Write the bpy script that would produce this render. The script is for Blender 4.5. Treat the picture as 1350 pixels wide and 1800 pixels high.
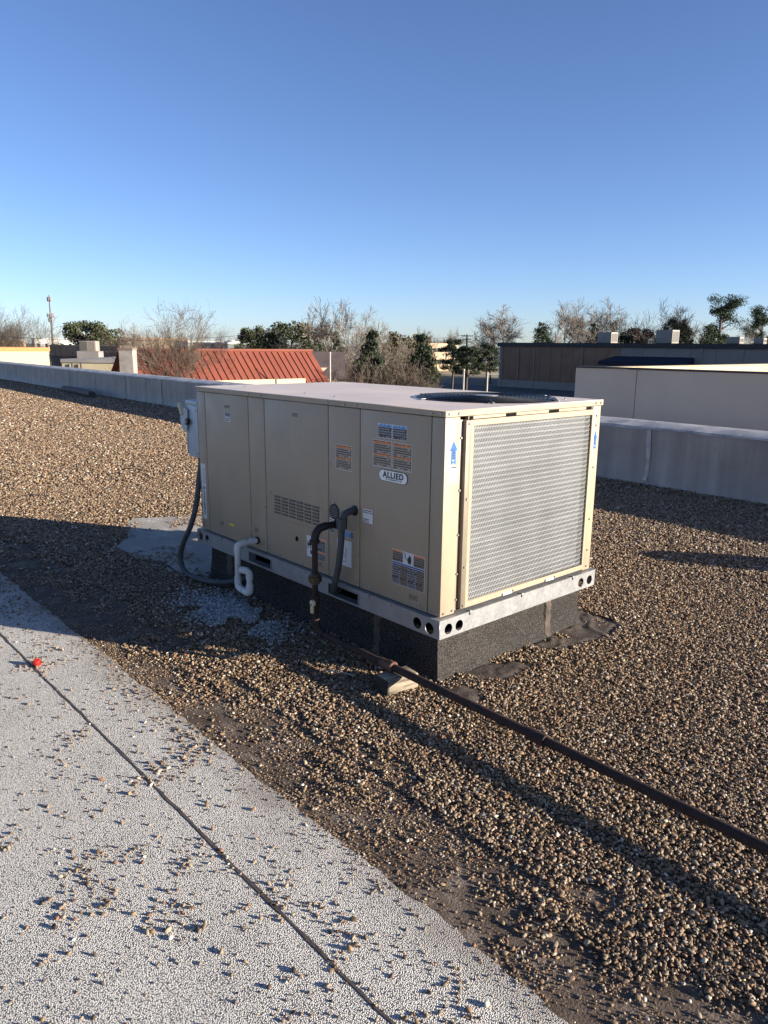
import bpy, bmesh, math, random
import numpy as np
from mathutils import Vector, Matrix
random.seed(7); rng = np.random.default_rng(7)
SC = bpy.context.scene; COL = SC.collection
for o in list(bpy.data.objects): bpy.data.objects.remove(o)

# ------------------------------------------------------------------ camera, sky, sun, exposure
CAM = np.array([2.14453, -2.27074, 1.51368]); FPX = 1307.54
yaw, pitch, roll = (math.radians(a) for a in (-48.00579, -12.63451, 0.64651))
cf = np.array([math.sin(yaw)*math.cos(pitch), math.cos(yaw)*math.cos(pitch), math.sin(pitch)])
_r = np.array([math.cos(yaw), -math.sin(yaw), 0.0]); _u = np.cross(_r, cf)
cr = math.cos(roll)*_r + math.sin(roll)*_u; cu = -math.sin(roll)*_r + math.cos(roll)*_u
cd = bpy.data.cameras.new('camera'); cam = bpy.data.objects.new('camera', cd); COL.objects.link(cam)
cam.matrix_world = Matrix(((cr[0], cu[0], -cf[0], CAM[0]), (cr[1], cu[1], -cf[1], CAM[1]), (cr[2], cu[2], -cf[2], CAM[2]), (0, 0, 0, 1)))
cd.sensor_fit = 'VERTICAL'; cd.sensor_height = 36; cd.sensor_width = 27; cd.lens = 36*FPX/1800
cd.clip_start = 0.05; cd.clip_end = 5000
SC.camera = cam

EL = math.radians(12.5); SUN = np.array([0.85*math.cos(EL), 0.527*math.cos(EL), math.sin(EL)])
w = bpy.data.worlds.new('World'); SC.world = w; w.use_nodes = True
nt = w.node_tree; sky = nt.nodes.new('ShaderNodeTexSky'); sky.sky_type = 'NISHITA'; sky.sun_disc = False
sky.sun_elevation = EL; sky.sun_rotation = math.atan2(SUN[0], SUN[1]); sky.altitude = 0; sky.air_density = 0.7; sky.dust_density = 0.3; sky.ozone_density = 3.0
bg = nt.nodes['Background']; bg.inputs[1].default_value = 0.0725
wb = nt.nodes.new('ShaderNodeVectorMath'); wb.operation = 'MULTIPLY'; wb.inputs[1].default_value = (1.01, 0.965, 1.08)   # camera white balance
nt.links.new(sky.outputs[0], wb.inputs[0]); nt.links.new(wb.outputs[0], bg.inputs[0])
sl = bpy.data.lights.new('sun', 'SUN'); sl.energy = 5.0; sl.angle = math.radians(0.5); sl.color = (1.0, 0.91, 0.79)
so = bpy.data.objects.new('sun', sl); COL.objects.link(so); so.rotation_euler = Vector(SUN).to_track_quat('Z', 'Y').to_euler(); so.location = (20, 12, 15)
SC.view_settings.view_transform = 'Standard'; SC.view_settings.look = 'None'; SC.view_settings.gamma = 1
SC.view_settings.exposure = 1.45
G = -4.8     # street level, the roof deck is z = 0

# ------------------------------------------------------------------ layout helpers (photo measurements -> metres)
def ray(x, y): return cf + cr*(x-675)/FPX - cu*(y-900)/FPX
def onz(x, y, z=0.0): d = ray(x, y); return CAM + d*((z-CAM[2])/d[2])
def ony(x, y, Y=0.0): d = ray(x, y); return CAM + d*((Y-CAM[1])/d[1])
def onx(x, y, X=0.0): d = ray(x, y); return CAM + d*((X-CAM[0])/d[0])
_h = np.array([cf[0], cf[1], 0]); _h /= np.linalg.norm(_h)
def at(x, y, D): d = ray(x, y); return CAM + d*(D/(d@_h))
def to_px(P): d = P-CAM; z = d@cf; return 675+FPX*(d@cr)/z, 900-FPX*(d@cu)/z, z

# ------------------------------------------------------------------ materials
def _n(nt, t, **k):
    n = nt.nodes.new(t)
    for a, b in k.items(): setattr(n, a, b)
    return n
def ramp(nt, stops, interp='LINEAR'):
    r = nt.nodes.new('ShaderNodeValToRGB'); r.color_ramp.interpolation = interp; e = r.color_ramp.elements
    while len(e) < len(stops): e.new(0.5)
    for i, (p, c) in enumerate(stops):
        e[i].position = p; e[i].color = (c, c, c, 1) if isinstance(c, (int, float)) else (*c, 1)
    return r
def mixc(nt, fac, a, b, mode='MIX'):
    m = nt.nodes.new('ShaderNodeMix'); m.data_type = 'RGBA'; m.blend_type = mode
    for s, v in ((m.inputs[0], fac), (m.inputs[6], a), (m.inputs[7], b)):
        if hasattr(v, 'is_linked') or hasattr(v, 'links'): nt.links.new(v, s)
        elif isinstance(v, (int, float)): s.default_value = v
        else: s.default_value = (*v, 1)
    return m.outputs[2]
def math_(nt, op, a, b=None, c=None):
    m = nt.nodes.new('ShaderNodeMath'); m.operation = op
    for i, v in enumerate((a, b, c)):
        if v is None: continue
        if isinstance(v, (int, float)): m.inputs[i].default_value = v
        else: nt.links.new(v, m.inputs[i])
    return m.outputs[0]
def mat_new(name, rough=0.6, metal=0.0, spec=0.5):
    m = bpy.data.materials.new(name); m.use_nodes = True; b = m.node_tree.nodes['Principled BSDF']
    b.inputs['Roughness'].default_value = rough; b.inputs['Metallic'].default_value = metal; b.inputs['Specular IOR Level'].default_value = spec
    return m, m.node_tree, b
def coord(nt, kind='Object'): return nt.nodes.new('ShaderNodeTexCoord').outputs[kind]
def mapping(nt, vec, scale=(1, 1, 1), loc=(0, 0, 0), rot=(0, 0, 0)):
    m = nt.nodes.new('ShaderNodeMapping'); nt.links.new(vec, m.inputs[0]); m.inputs[3].default_value = scale; m.inputs[1].default_value = loc; m.inputs[2].default_value = rot
    return m.outputs[0]
def noise(nt, vec, scale, detail=3, rough=0.55):
    n = nt.nodes.new('ShaderNodeTexNoise'); n.inputs['Scale'].default_value = scale; n.inputs['Detail'].default_value = detail; n.inputs['Roughness'].default_value = rough
    nt.links.new(vec, n.inputs['Vector']); return n.outputs['Fac']
def voro(nt, vec, scale, out='Distance', feature='F1'):
    v = nt.nodes.new('ShaderNodeTexVoronoi'); v.feature = feature; v.inputs['Scale'].default_value = scale; nt.links.new(vec, v.inputs['Vector']); return v.outputs[out]
def bump(nt, b, h, strength=0.3, dist=0.01):
    n = nt.nodes.new('ShaderNodeBump'); n.inputs['Strength'].default_value = strength; n.inputs['Distance'].default_value = dist
    nt.links.new(h, n.inputs['Height']); nt.links.new(n.outputs[0], b.inputs['Normal'])
def mat(name, col, rough=0.6, metal=0.0, var=0.12, scale=6.0, bstr=0.0, bscale=60, col2=None, spec=0.4, geo=False, stretch=None):
    """plain painted / metal / plaster surface with mottled colour and fine relief"""
    m, nt, b = mat_new(name, rough, metal, spec)
    v = nt.nodes.new('ShaderNodeNewGeometry').outputs['Position'] if geo else coord(nt)
    vv = mapping(nt, v, stretch) if stretch else v
    n = noise(nt, vv, scale, 4)
    lo = tuple(c*(1-var) for c in col) if col2 is None else col2
    hi = tuple(min(1, c*(1+var*0.6)) for c in col)
    r = ramp(nt, [(0.3, lo), (0.7, hi)]); nt.links.new(n, r.inputs[0]); nt.links.new(r.outputs[0], b.inputs['Base Color'])
    n2 = noise(nt, v, scale*3.3, 3); rr = ramp(nt, [(0.3, max(0, rough-0.08)), (0.7, min(1, rough+0.1))]); nt.links.new(n2, rr.inputs[0]); nt.links.new(rr.outputs[0], b.inputs['Roughness'])
    if bstr: bump(nt, b, noise(nt, v, bscale, 4), bstr, 0.004)
    return m
M = {}
m, nt, b = mat_new('tan_paint', 0.42, 0, 0.4); v = nt.nodes.new('ShaderNodeNewGeometry').outputs['Position']
n1 = noise(nt, v, 2.0, 5, 0.6); r1 = ramp(nt, [(0.3, (0.335, 0.260, 0.176)), (0.7, (0.360, 0.282, 0.193))]); nt.links.new(n1, r1.inputs[0])
st = noise(nt, mapping(nt, v, (16, 16, 0.7)), 1.6, 5, 0.65); sr_ = ramp(nt, [(0.54, 0.0), (0.72, 0.30)]); nt.links.new(st, sr_.inputs[0])
sz = nt.nodes.new('ShaderNodeSeparateXYZ'); nt.links.new(v, sz.inputs[0]); lo_ = nt.nodes.new('ShaderNodeMapRange'); lo_.inputs[1].default_value = 0.52; lo_.inputs[2].default_value = 0.33; nt.links.new(sz.outputs[2], lo_.inputs[0])
du = math_(nt, 'MULTIPLY', lo_.outputs[0], math_(nt, 'MULTIPLY', noise(nt, v, 9, 5, 0.7), 0.45))
c1 = mixc(nt, sr_.outputs[0], r1.outputs[0], (0.25, 0.205, 0.15)); nt.links.new(mixc(nt, du, c1, (0.20, 0.165, 0.125)), b.inputs['Base Color'])
rr_ = ramp(nt, [(0.3, 0.36), (0.7, 0.55)]); nt.links.new(noise(nt, v, 5, 4), rr_.inputs[0]); nt.links.new(rr_.outputs[0], b.inputs['Roughness'])
bump(nt, b, math_(nt, 'ADD', noise(nt, v, 3.0, 2), math_(nt, 'MULTIPLY', noise(nt, v, 70, 2), 0.02)), 0.35, 0.03); M['tan'] = m
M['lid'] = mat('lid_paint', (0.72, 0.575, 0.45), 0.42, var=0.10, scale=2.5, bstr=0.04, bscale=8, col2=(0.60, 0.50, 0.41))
M['seam'] = mat('dark_gap', (0.025, 0.022, 0.02), 0.8)
M['galv'] = mat('galvanised', (0.275, 0.275, 0.27), 0.45, 0.35, var=0.18, scale=14, bstr=0.05, bscale=25)
M['screw'] = mat('screw_steel', (0.42, 0.40, 0.37), 0.35, 0.8)
M['screw_paint'] = mat('screw_painted', (0.36, 0.31, 0.25), 0.4, 0.3)
M['black_metal'] = mat('black_metal', (0.014, 0.014, 0.015), 0.38, 0.2, var=0.3)
M['dark_in'] = mat('dark_interior', (0.006, 0.006, 0.006), 0.9, spec=0.1)
M['brownstrip'] = mat('brown_angle', (0.20, 0.165, 0.12), 0.5, 0.2)
M['disc'] = mat('grey_box_paint', (0.38, 0.43, 0.46), 0.45, 0.1, var=0.1)
M['pvc'] = mat('white_pvc', (0.55, 0.54, 0.51), 0.4, var=0.08, scale=12)
M['conduit'] = mat('grey_conduit', (0.055, 0.056, 0.058), 0.55, var=0.2, scale=25)
M['blackpipe'] = mat('black_iron', (0.022, 0.018, 0.017), 0.55, 0.3, var=0.4, scale=30, bstr=0.2, bscale=150)
M['rust'] = mat('rusty_pipe', (0.045, 0.021, 0.014), 0.8, 0.0, scale=22, col2=(0.018, 0.011, 0.009), bstr=0.35, bscale=180)
M['rust_light'] = mat('rusty_coupling', (0.15, 0.07, 0.04), 0.75, 0.1, scale=30, col2=(0.07, 0.03, 0.02), bstr=0.35, bscale=180)
M['brass'] = mat('old_brass', (0.075, 0.055, 0.03), 0.5, 0.5, var=0.3)
M['cream'] = mat('cream_handle', (0.55, 0.48, 0.30), 0.5)
M['red'] = mat('red_plastic', (0.42, 0.018, 0.012), 0.4, spec=0.5)
M['lab_white'] = mat('label_white', (0.62, 0.61, 0.59), 0.45, var=0.03)
M['blue'] = mat('label_blue', (0.003, 0.090, 0.29), 0.45, var=0.05)
M['orange'] = mat('label_orange', (0.80, 0.22, 0.03), 0.45, var=0.05)
M['black'] = mat('label_black', (0.012, 0.012, 0.012), 0.45)
M['yellow'] = mat('label_yellow', (0.80, 0.62, 0.02), 0.45)
M['silverlogo'] = mat('logo_silver', (0.72, 0.74, 0.76), 0.3, 0.25, var=0.04)
M['bark'] = mat('brown_bark', (0.09, 0.066, 0.048), 0.9, var=0.3, scale=2)
M['shaded_end'] = mat('shade_darkened_end_grain', (0.035, 0.028, 0.02), 0.9, var=0.5, scale=40)  # dark end wood, with the end face's shade put into the colour
M['post'] = mat('pale_pole', (0.38, 0.35, 0.30), 0.6, 0.1)

def print_mat(name, paper, ink, pitch=0.0075, dens=0.48):
    """lines of small flat print on a label: x runs along the lines, z across them"""
    m, nt, b = mat_new(name, 0.45)
    s = nt.nodes.new('ShaderNodeSeparateXYZ'); nt.links.new(coord(nt), s.inputs[0])
    q = math_(nt, 'DIVIDE', s.outputs[2], pitch); fl = math_(nt, 'FLOOR', q); fr = math_(nt, 'FRACT', q)
    c = nt.nodes.new('ShaderNodeCombineXYZ'); nt.links.new(math_(nt, 'MULTIPLY', s.outputs[0], 230.0), c.inputs[0]); nt.links.new(math_(nt, 'MULTIPLY', fl, 7.31), c.inputs[1]); nt.links.new(math_(nt, 'MULTIPLY', fr, 1.5), c.inputs[2])
    n = noise(nt, c.outputs[0], 1.0, 1)
    c2 = nt.nodes.new('ShaderNodeCombineXYZ'); nt.links.new(math_(nt, 'MULTIPLY', s.outputs[0], 60.0), c2.inputs[0]); nt.links.new(math_(nt, 'MULTIPLY', fl, 3.7), c2.inputs[1])
    n2 = noise(nt, c2.outputs[0], 1.0, 0)
    inkm = math_(nt, 'MULTIPLY', math_(nt, 'GREATER_THAN', n, 1-dens-0.02), math_(nt, 'MULTIPLY', math_(nt, 'LESS_THAN', fr, 0.66), math_(nt, 'GREATER_THAN', n2, 0.36)))
    nt.links.new(mixc(nt, inkm, paper, ink), b.inputs['Base Color'])
    return m
M['p_wb'] = print_mat('print_dark_on_white', (0.70, 0.70, 0.68), (0.10, 0.10, 0.10), 0.010, 0.62)
M['p_tan'] = print_mat('print_dark_on_tan', (0.36, 0.29, 0.22), (0.085, 0.075, 0.062), 0.0105, 0.66)
M['p_bw'] = print_mat('print_white_on_black', (0.02, 0.02, 0.022), (0.22, 0.22, 0.23), 0.0112, 0.6)
M['p_bt'] = print_mat('print_tan_on_brown', (0.05, 0.035, 0.028), (0.19, 0.15, 0.12), 0.0112, 0.6)
M['p_or'] = print_mat('print_dark_on_orange', (0.74, 0.24, 0.05), (0.06, 0.03, 0.02), 0.012, 0.5)
M['p_bl'] = print_mat('print_white_on_blue', (0.03, 0.22, 0.52), (0.6, 0.65, 0.7), 0.012, 0.45)
M['p_panel'] = print_mat('print_small_on_panel', (0.36, 0.28, 0.192), (0.06, 0.05, 0.04), 0.011, 0.6)

# aluminium fins of the condenser coil: horizontal tubes, fine vertical fins
m, nt, b = mat_new('coil_fins', 0.45, 0.4); v = coord(nt)
s = nt.nodes.new('ShaderNodeSeparateXYZ'); nt.links.new(v, s.inputs[0])
bands = noise(nt, mapping(nt, v, (1, 0.8, 26)), 1.0, 3, 0.6)
rr = ramp(nt, [(0.30, (0.085, 0.085, 0.09)), (0.52, (0.12, 0.122, 0.126)), (0.70, (0.19, 0.19, 0.195))]); nt.links.new(bands, rr.inputs[0]); nt.links.new(rr.outputs[0], b.inputs['Base Color'])
wv = nt.nodes.new('ShaderNodeTexWave'); wv.bands_direction = 'Y'; wv.inputs['Scale'].default_value = 60; wv.inputs['Distortion'].default_value = 1.5; nt.links.new(v, wv.inputs['Vector'])
bump(nt, b, wv.outputs['Fac'], 0.5, 0.003); M['coil'] = m
M['guard'] = mat('guard_steel', (0.40, 0.405, 0.395), 0.5, 0.2, var=0.15, scale=5)

# pebbles: random stone colours per stone
STONE = [(0.0, (0.055, 0.036, 0.023)), (0.16, (0.125, 0.078, 0.042)), (0.34, (0.23, 0.146, 0.076)), (0.52, (0.31, 0.206, 0.112)), (0.66, (0.28, 0.207, 0.136)), (0.8, (0.40, 0.303, 0.190)), (0.9, (0.24, 0.105, 0.048)), (0.95, (0.47, 0.39, 0.28)), (1.0, (0.62, 0.56, 0.46))]
def pebble_mat(name, stops):
    m, nt, b = mat_new(name, 0.62, 0, 0.35)
    oi = nt.nodes.new('ShaderNodeObjectInfo'); r = ramp(nt, stops); nt.links.new(oi.outputs['Random'], r.inputs[0])
    v = coord(nt); n = noise(nt, v, 3.0, 4, 0.65); nr = ramp(nt, [(0.3, 0.72), (0.7, 1.12)]); nt.links.new(n, nr.inputs[0])
    nt.links.new(mixc(nt, 1.0, r.outputs[0], nr.outputs[0], 'MULTIPLY'), b.inputs['Base Color']); bump(nt, b, noise(nt, v, 9, 3), 0.25, 0.05)
    return m
M['pebble'] = pebble_mat('river_pebbles', STONE)
M['white_pebble'] = pebble_mat('chalky_pebbles', [(0, (0.22, 0.21, 0.20)), (0.5, (0.42, 0.41, 0.39)), (1, (0.62, 0.61, 0.59))])

# gravel bed below / beyond the loose pebbles
m, nt, b = mat_new('gravel_bed', 0.85, 0, 0.2); v = coord(nt)
vo = nt.nodes.new('ShaderNodeTexVoronoi'); vo.inputs['Scale'].default_value = 62; nt.links.new(v, vo.inputs['Vector'])
sr = nt.nodes.new('ShaderNodeSeparateColor'); nt.links.new(vo.outputs['Color'], sr.inputs[0]); r = ramp(nt, STONE); nt.links.new(sr.outputs[0], r.inputs[0])
edge = ramp(nt, [(0.30, 1.0), (0.62, 0.45)]); nt.links.new(vo.outputs['Distance'], edge.inputs[0])
stone = mixc(nt, 1.0, r.outputs[0], edge.outputs[0], 'MULTIPLY')
dn = noise(nt, v, 7, 5, 0.65); dr = ramp(nt, [(0.3, (0.06, 0.043, 0.030)), (0.55, (0.13, 0.096, 0.070)), (0.72, (0.25, 0.20, 0.155))]); nt.links.new(dn, dr.inputs[0])
s = nt.nodes.new('ShaderNodeSeparateXYZ'); nt.links.new(v, s.inputs[0])
# bare silt where the stones have washed off, along the membrane edge (a strip of the roof, y < -0.45)
wob = math_(nt, 'ADD', s.outputs[1], math_(nt, 'MULTIPLY', noise(nt, v, 2.3, 4), -0.5))
fac = ramp(nt, [(0.0, 0.0), (1.0, 1.0)]); mr = nt.nodes.new('ShaderNodeMapRange'); mr.inputs[1].default_value = -0.9; mr.inputs[2].default_value = -0.55; nt.links.new(wob, mr.inputs[0])
nt.links.new(mixc(nt, mr.outputs[0], dr.outputs[0], stone), b.inputs['Base Color'])
hh = math_(nt, 'ADD', math_(nt, 'MULTIPLY', math_(nt, 'SUBTRACT', 0.7, vo.outputs['Distance']), mr.outputs[0]), math_(nt, 'MULTIPLY', noise(nt, v, 120, 4), 0.35))
bump(nt, b, hh, 1.0, 0.012); M['bed'] = m

# white mineral-surfaced cap sheet
m, nt, b = mat_new('mineral_cap_sheet', 0.8, 0, 0.3); v = coord(nt)
vd = voro(nt, v, 260); gr = ramp(nt, [(0.0, (0.92, 0.87, 0.77)), (0.42, (0.76, 0.715, 0.63)), (0.72, (0.17, 0.155, 0.135))]); nt.links.new(vd, gr.inputs[0])
big = noise(nt, v, 3.1, 6, 0.6); br = ramp(nt, [(0.10, 0.55), (0.55, 0.95), (1.0, 1.08)]); vc = nt.nodes.new('ShaderNodeSeparateColor'); nt.links.new(voro(nt, v, 260, 'Color'), vc.inputs[0]); nt.links.new(math_(nt, 'ADD', math_(nt, 'MULTIPLY', big, 0.6), math_(nt, 'MULTIPLY', vc.outputs[0], 0.5)), br.inputs[0])
sy = nt.nodes.new('ShaderNodeSeparateXYZ'); nt.links.new(v, sy.inputs[0]); er = nt.nodes.new('ShaderNodeMapRange'); er.inputs[1].default_value = -1.20; er.inputs[2].default_value = -0.99; er.inputs[3].default_value = 0.0; er.inputs[4].default_value = 0.30; nt.links.new(sy.outputs[1], er.inputs[0])
dirt = ramp(nt, [(0.56, 0.0), (0.66, 0.20), (0.82, 0.75)]); nt.links.new(math_(nt, 'ADD', noise(nt, mapping(nt, v, (1.0, 1.6, 1)), 2.3, 9, 0.72), er.outputs[0]), dirt.inputs[0])
nt.links.new(mixc(nt, dirt.outputs[0], mixc(nt, 1.0, gr.outputs[0], br.outputs[0], 'MULTIPLY'), (0.30, 0.26, 0.215)), b.inputs['Base Color'])
hh = math_(nt, 'ADD', math_(nt, 'SUBTRACT', 1.0, vd), math_(nt, 'MULTIPLY', noise(nt, v, 260, 2), 0.5)); bump(nt, b, hh, 1.0, 0.005); M['cap'] = m

# black mineral flashing of the kerb, bitumen mastic
def grain(name, lo, mid, hi, sc=170, rough=0.85, bs=0.7):
    m, nt, b = mat_new(name, rough, 0, 0.25); v = coord(nt)
    n = voro(nt, v, sc, 'Color'); ss = nt.nodes.new('ShaderNodeSeparateColor'); nt.links.new(n, ss.inputs[0])
    r = ramp(nt, [(0, lo), (0.6, mid), (1, hi)]); nt.links.new(ss.outputs[0], r.inputs[0])
    g = noise(nt, v, 2.5, 5); gg = ramp(nt, [(0.3, 0.7), (0.7, 1.15)]); nt.links.new(g, gg.inputs[0])
    nt.links.new(mixc(nt, 1.0, r.outputs[0], gg.outputs[0], 'MULTIPLY'), b.inputs['Base Color']); bump(nt, b, ss.outputs[1], bs, 0.003); return m
M['flash'] = grain('black_mineral_flashing', (0.008, 0.008, 0.009), (0.020, 0.018, 0.0165), (0.105, 0.088, 0.072), 330)
M['mastic'] = mat('bitumen_mastic', (0.105, 0.084, 0.068), 0.92, var=0.5, scale=9, bstr=0.7, bscale=110, spec=0.1)
M['tar'] = mat('old_tar_bead', (0.085, 0.066, 0.052), 0.7, var=0.45, scale=16, bstr=0.6, bscale=60)

# painted membrane on the parapet: grey with pale run marks
m, nt, b = mat_new('parapet_coating', 0.6, 0, 0.4); v = coord(nt)
st = noise(nt, mapping(nt, v, (1.3, 1.3, 0.10)), 3.2, 4, 0.6); r = ramp(nt, [(0.28, (0.29, 0.245, 0.205)), (0.5, (0.37, 0.31, 0.26)), (0.64, (0.43, 0.37, 0.31)), (0.76, (0.66, 0.58, 0.50))]); nt.links.new(st, r.inputs[0])
n2 = noise(nt, v, 2.2, 5); r2 = ramp(nt, [(0.3, 0.82), (0.7, 1.08)]); nt.links.new(n2, r2.inputs[0])
nt.links.new(mixc(nt, 1.0, r.outputs[0], r2.outputs[0], 'MULTIPLY'), b.inputs['Base Color']); bump(nt, b, noise(nt, v, 7, 5), 0.35, 0.02); M['parapet'] = m
M['coping'] = mat('coping_membrane', (0.50, 0.46, 0.41), 0.55, var=0.35, scale=5, bstr=0.6, bscale=14, col2=(0.26, 0.25, 0.25))
M['neigh'] = mat('neighbour_stucco', (0.66, 0.50, 0.36), 0.8, var=0.06, scale=1.5, bstr=0.15, bscale=120)
M['stucco'] = mat('cream_stucco', (0.42, 0.345, 0.225), 0.85, var=0.08, scale=1.0, bstr=0.1)
# weathered timber
m, nt, b = mat_new('weathered_timber', 0.8); v = coord(nt)
g = noise(nt, mapping(nt, v, (34, 2.5, 34)), 2.2, 5, 0.65); r = ramp(nt, [(0.36, (0.05, 0.038, 0.027)), (0.5, (0.22, 0.175, 0.12)), (0.66, (0.37, 0.30, 0.21))]); nt.links.new(g, r.inputs[0]); nt.links.new(r.outputs[0], b.inputs['Base Color']); bump(nt, b, g, 0.6, 0.004); M['wood'] = m

# ------------------------------------------------------------------ mesh helpers
class MB:
    def __init__(s): s.v = []; s.f = []; s.m = []
    def add(s, vs, fs, mi=0):
        o = len(s.v); s.v += [tuple(p) for p in vs]; s.f += [tuple(i+o for i in f) for f in fs]; s.m += [mi]*len(fs)
    def box(s, a, b, mi=0):
        (x0, y0, z0), (x1, y1, z1) = a, b
        s.add([(x0,y0,z0),(x1,y0,z0),(x1,y1,z0),(x0,y1,z0),(x0,y0,z1),(x1,y0,z1),(x1,y1,z1),(x0,y1,z1)], [(0,3,2,1),(4,5,6,7),(0,1,5,4),(1,2,6,5),(2,3,7,6),(3,0,4,7)], mi)
        return s
    def tube(s, pts, rad, n=10, caps=True, mi=0):
        pts = [Vector(p) for p in pts]; k = len(pts); rad = rad if hasattr(rad, '__len__') else [rad]*k
        t0 = (pts[1]-pts[0]).normalized(); ref = Vector((0, 0, 1)) if abs(t0.z) < 0.9 else Vector((1, 0, 0)); nrm = t0.cross(ref).normalized()
        vs = []; fs = []
        for i in range(k):
            t = ((pts[min(i+1, k-1)]-pts[max(i-1, 0)])).normalized(); nrm = (nrm - t*nrm.dot(t)).normalized(); bn = t.cross(nrm)
            for j in range(n):
                a = 2*math.pi*j/n; vs.append(pts[i]+(nrm*math.cos(a)+bn*math.sin(a))*rad[i])
        for i in range(k-1):
            for j in range(n): fs.append((i*n+j, i*n+(j+1) % n, (i+1)*n+(j+1) % n, (i+1)*n+j))
        if caps: fs += [tuple(range(n-1, -1, -1)), tuple(range((k-1)*n, k*n))]
        s.add(vs, fs, mi); return s
    def lathe(s, c, prof, axis='z', n=20, mi=0):
        vs = []; k = len(prof)
        for (r, h) in prof:
            for j in range(n):
                a = 2*math.pi*j/n; p = (r*math.cos(a), r*math.sin(a), h)
                p = {'z': p, 'y': (p[0], -p[2], p[1]), 'x': (p[2], p[0], p[1])}[axis]; vs.append((c[0]+p[0], c[1]+p[1], c[2]+p[2]))
        fs = [(i*n+j, i*n+(j+1) % n, (i+1)*n+(j+1) % n, (i+1)*n+j) for i in range(k-1) for j in range(n)]
        fs += [tuple(range(n-1, -1, -1)), tuple(range((k-1)*n, k*n))]; s.add(vs, fs, mi); return s
    def mesh(s, name, mats, smooth=35):
        me = bpy.data.meshes.new(name); me.from_pydata(s.v, [], s.f)
        for m in (mats if isinstance(mats, (list, tuple)) else [mats]): me.materials.append(m)
        if len(set(s.m)) > 1: me.polygons.foreach_set('material_index', s.m)
        if smooth: me.shade_smooth(); me.set_sharp_from_angle(angle=math.radians(smooth))
        me.update(); return me
    def build(s, name, mats, parent=None, smooth=35, **k): return link(name, s.mesh(name, mats, smooth), parent, **k)
def link(name, me, parent=None, loc=None, rot=None):
    o = bpy.data.objects.new(name, me); COL.objects.link(o)
    if parent: o.parent = parent
    if loc is not None: o.location = loc
    if rot is not None: o.rotation_euler = rot
    return o
def tag(o, label=None, cat=None, group=None, kind=None):
    if label: o['label'] = label
    if cat: o['category'] = cat
    if group: o['group'] = group
    if kind: o['kind'] = kind
    return o
def thing(name, label, cat, loc=(0, 0, 0), rz=0, group=None):
    o = bpy.data.objects.new(name, None); COL.objects.link(o); o.location = loc; o.rotation_euler = (0, 0, rz); o.empty_display_size = 0.2
    return tag(o, label, cat, group)
def bbox(a, b, bev=0.004, seg=2):
    """bevelled box as an MB"""
    bm = bmesh.new(); bmesh.ops.create_cube(bm, size=1)
    for v in bm.verts: v.co = Vector([(a[i]+b[i])/2 + v.co[i]*(b[i]-a[i]) for i in range(3)])
    bmesh.ops.bevel(bm, geom=bm.edges[:], offset=bev, segments=seg, affect='EDGES', profile=0.5)
    mb = MB(); bm.verts.index_update(); mb.add([v.co[:] for v in bm.verts], [[v.index for v in f.verts] for f in bm.faces]); bm.free(); return mb
DG = bpy.context.evaluated_depsgraph_get
def plate(outer, holes, th):
    """flat sheet in local XY with real holes, thickness th; returns mesh"""
    c = bpy.data.curves.new('plate', 'CURVE'); c.dimensions = '2D'; c.fill_mode = 'BOTH'; c.extrude = th/2
    for loop in [outer]+holes:
        sp = c.splines.new('POLY'); sp.points.add(len(loop)-1)
        for p, q in zip(sp.points, loop): p.co = (q[0], q[1], 0, 1)
        sp.use_cyclic_u = True
    o = bpy.data.objects.new('tmp', c); COL.objects.link(o); me = bpy.data.meshes.new_from_object(o.evaluated_get(DG()))
    bpy.data.objects.remove(o); return me
def circ(x, y, r, n=24): return [(x+r*math.cos(2*math.pi*i/n), y+r*math.sin(2*math.pi*i/n)) for i in range(n)]
def text_mesh(body, size, bold=0.0, ext=0.0004, spacing=1.0):
    c = bpy.data.curves.new('txt', 'FONT'); c.body = body; c.size = size; c.offset = bold; c.extrude = ext; c.align_x = 'CENTER'; c.align_y = 'CENTER'; c.space_character = spacing
    o = bpy.data.objects.new('tmp', c); COL.objects.link(o); me = bpy.data.meshes.new_from_object(o.evaluated_get(DG())); bpy.data.objects.remove(o); return me
def xz(me):   # local XY sheet -> stands in the XZ plane, facing -Y
    me.transform(Matrix.Rotation(math.pi/2, 4, 'X')); return me
def setmat(me, m): me.materials.clear(); me.materials.append(m); return me
def smooth_path(pts, k=8):
    P = [np.array(p, float) for p in pts]; P = [2*P[0]-P[1]]+P+[2*P[-1]-P[-2]]; out = []
    for i in range(1, len(P)-2):
        for j in range(k):
            t = j/k; out.append(0.5*((2*P[i])+(-P[i-1]+P[i+1])*t+(2*P[i-1]-5*P[i]+4*P[i+1]-P[i+2])*t*t+(-P[i-1]+3*P[i]-3*P[i+1]+P[i+2])*t**3))
    out.append(P[-2]); return out
def vnoise(x, y, seed=0):
    """smooth value noise for arrays"""
    xi = np.floor(x).astype(int); yi = np.floor(y).astype(int); fx = x-xi; fy = y-yi; fx = fx*fx*(3-2*fx); fy = fy*fy*(3-2*fy)
    def h(a, b):
        n = (a*374761393 + b*668265263 + seed*1442695041) & 0x7fffffff; n = ((n ^ (n >> 13))*1274126177) & 0x7fffffff; return ((n ^ (n >> 16)) & 0xffff)/65535.0
    return (h(xi, yi)*(1-fx)+h(xi+1, yi)*fx)*(1-fy)+(h(xi, yi+1)*(1-fx)+h(xi+1, yi+1)*fx)*fy
def fbm(x, y, s=0): return (vnoise(x, y, s)+0.5*vnoise(x*2.1, y*2.1, s+1)+0.25*vnoise(x*4.3, y*4.3, s+2))/1.75
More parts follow.
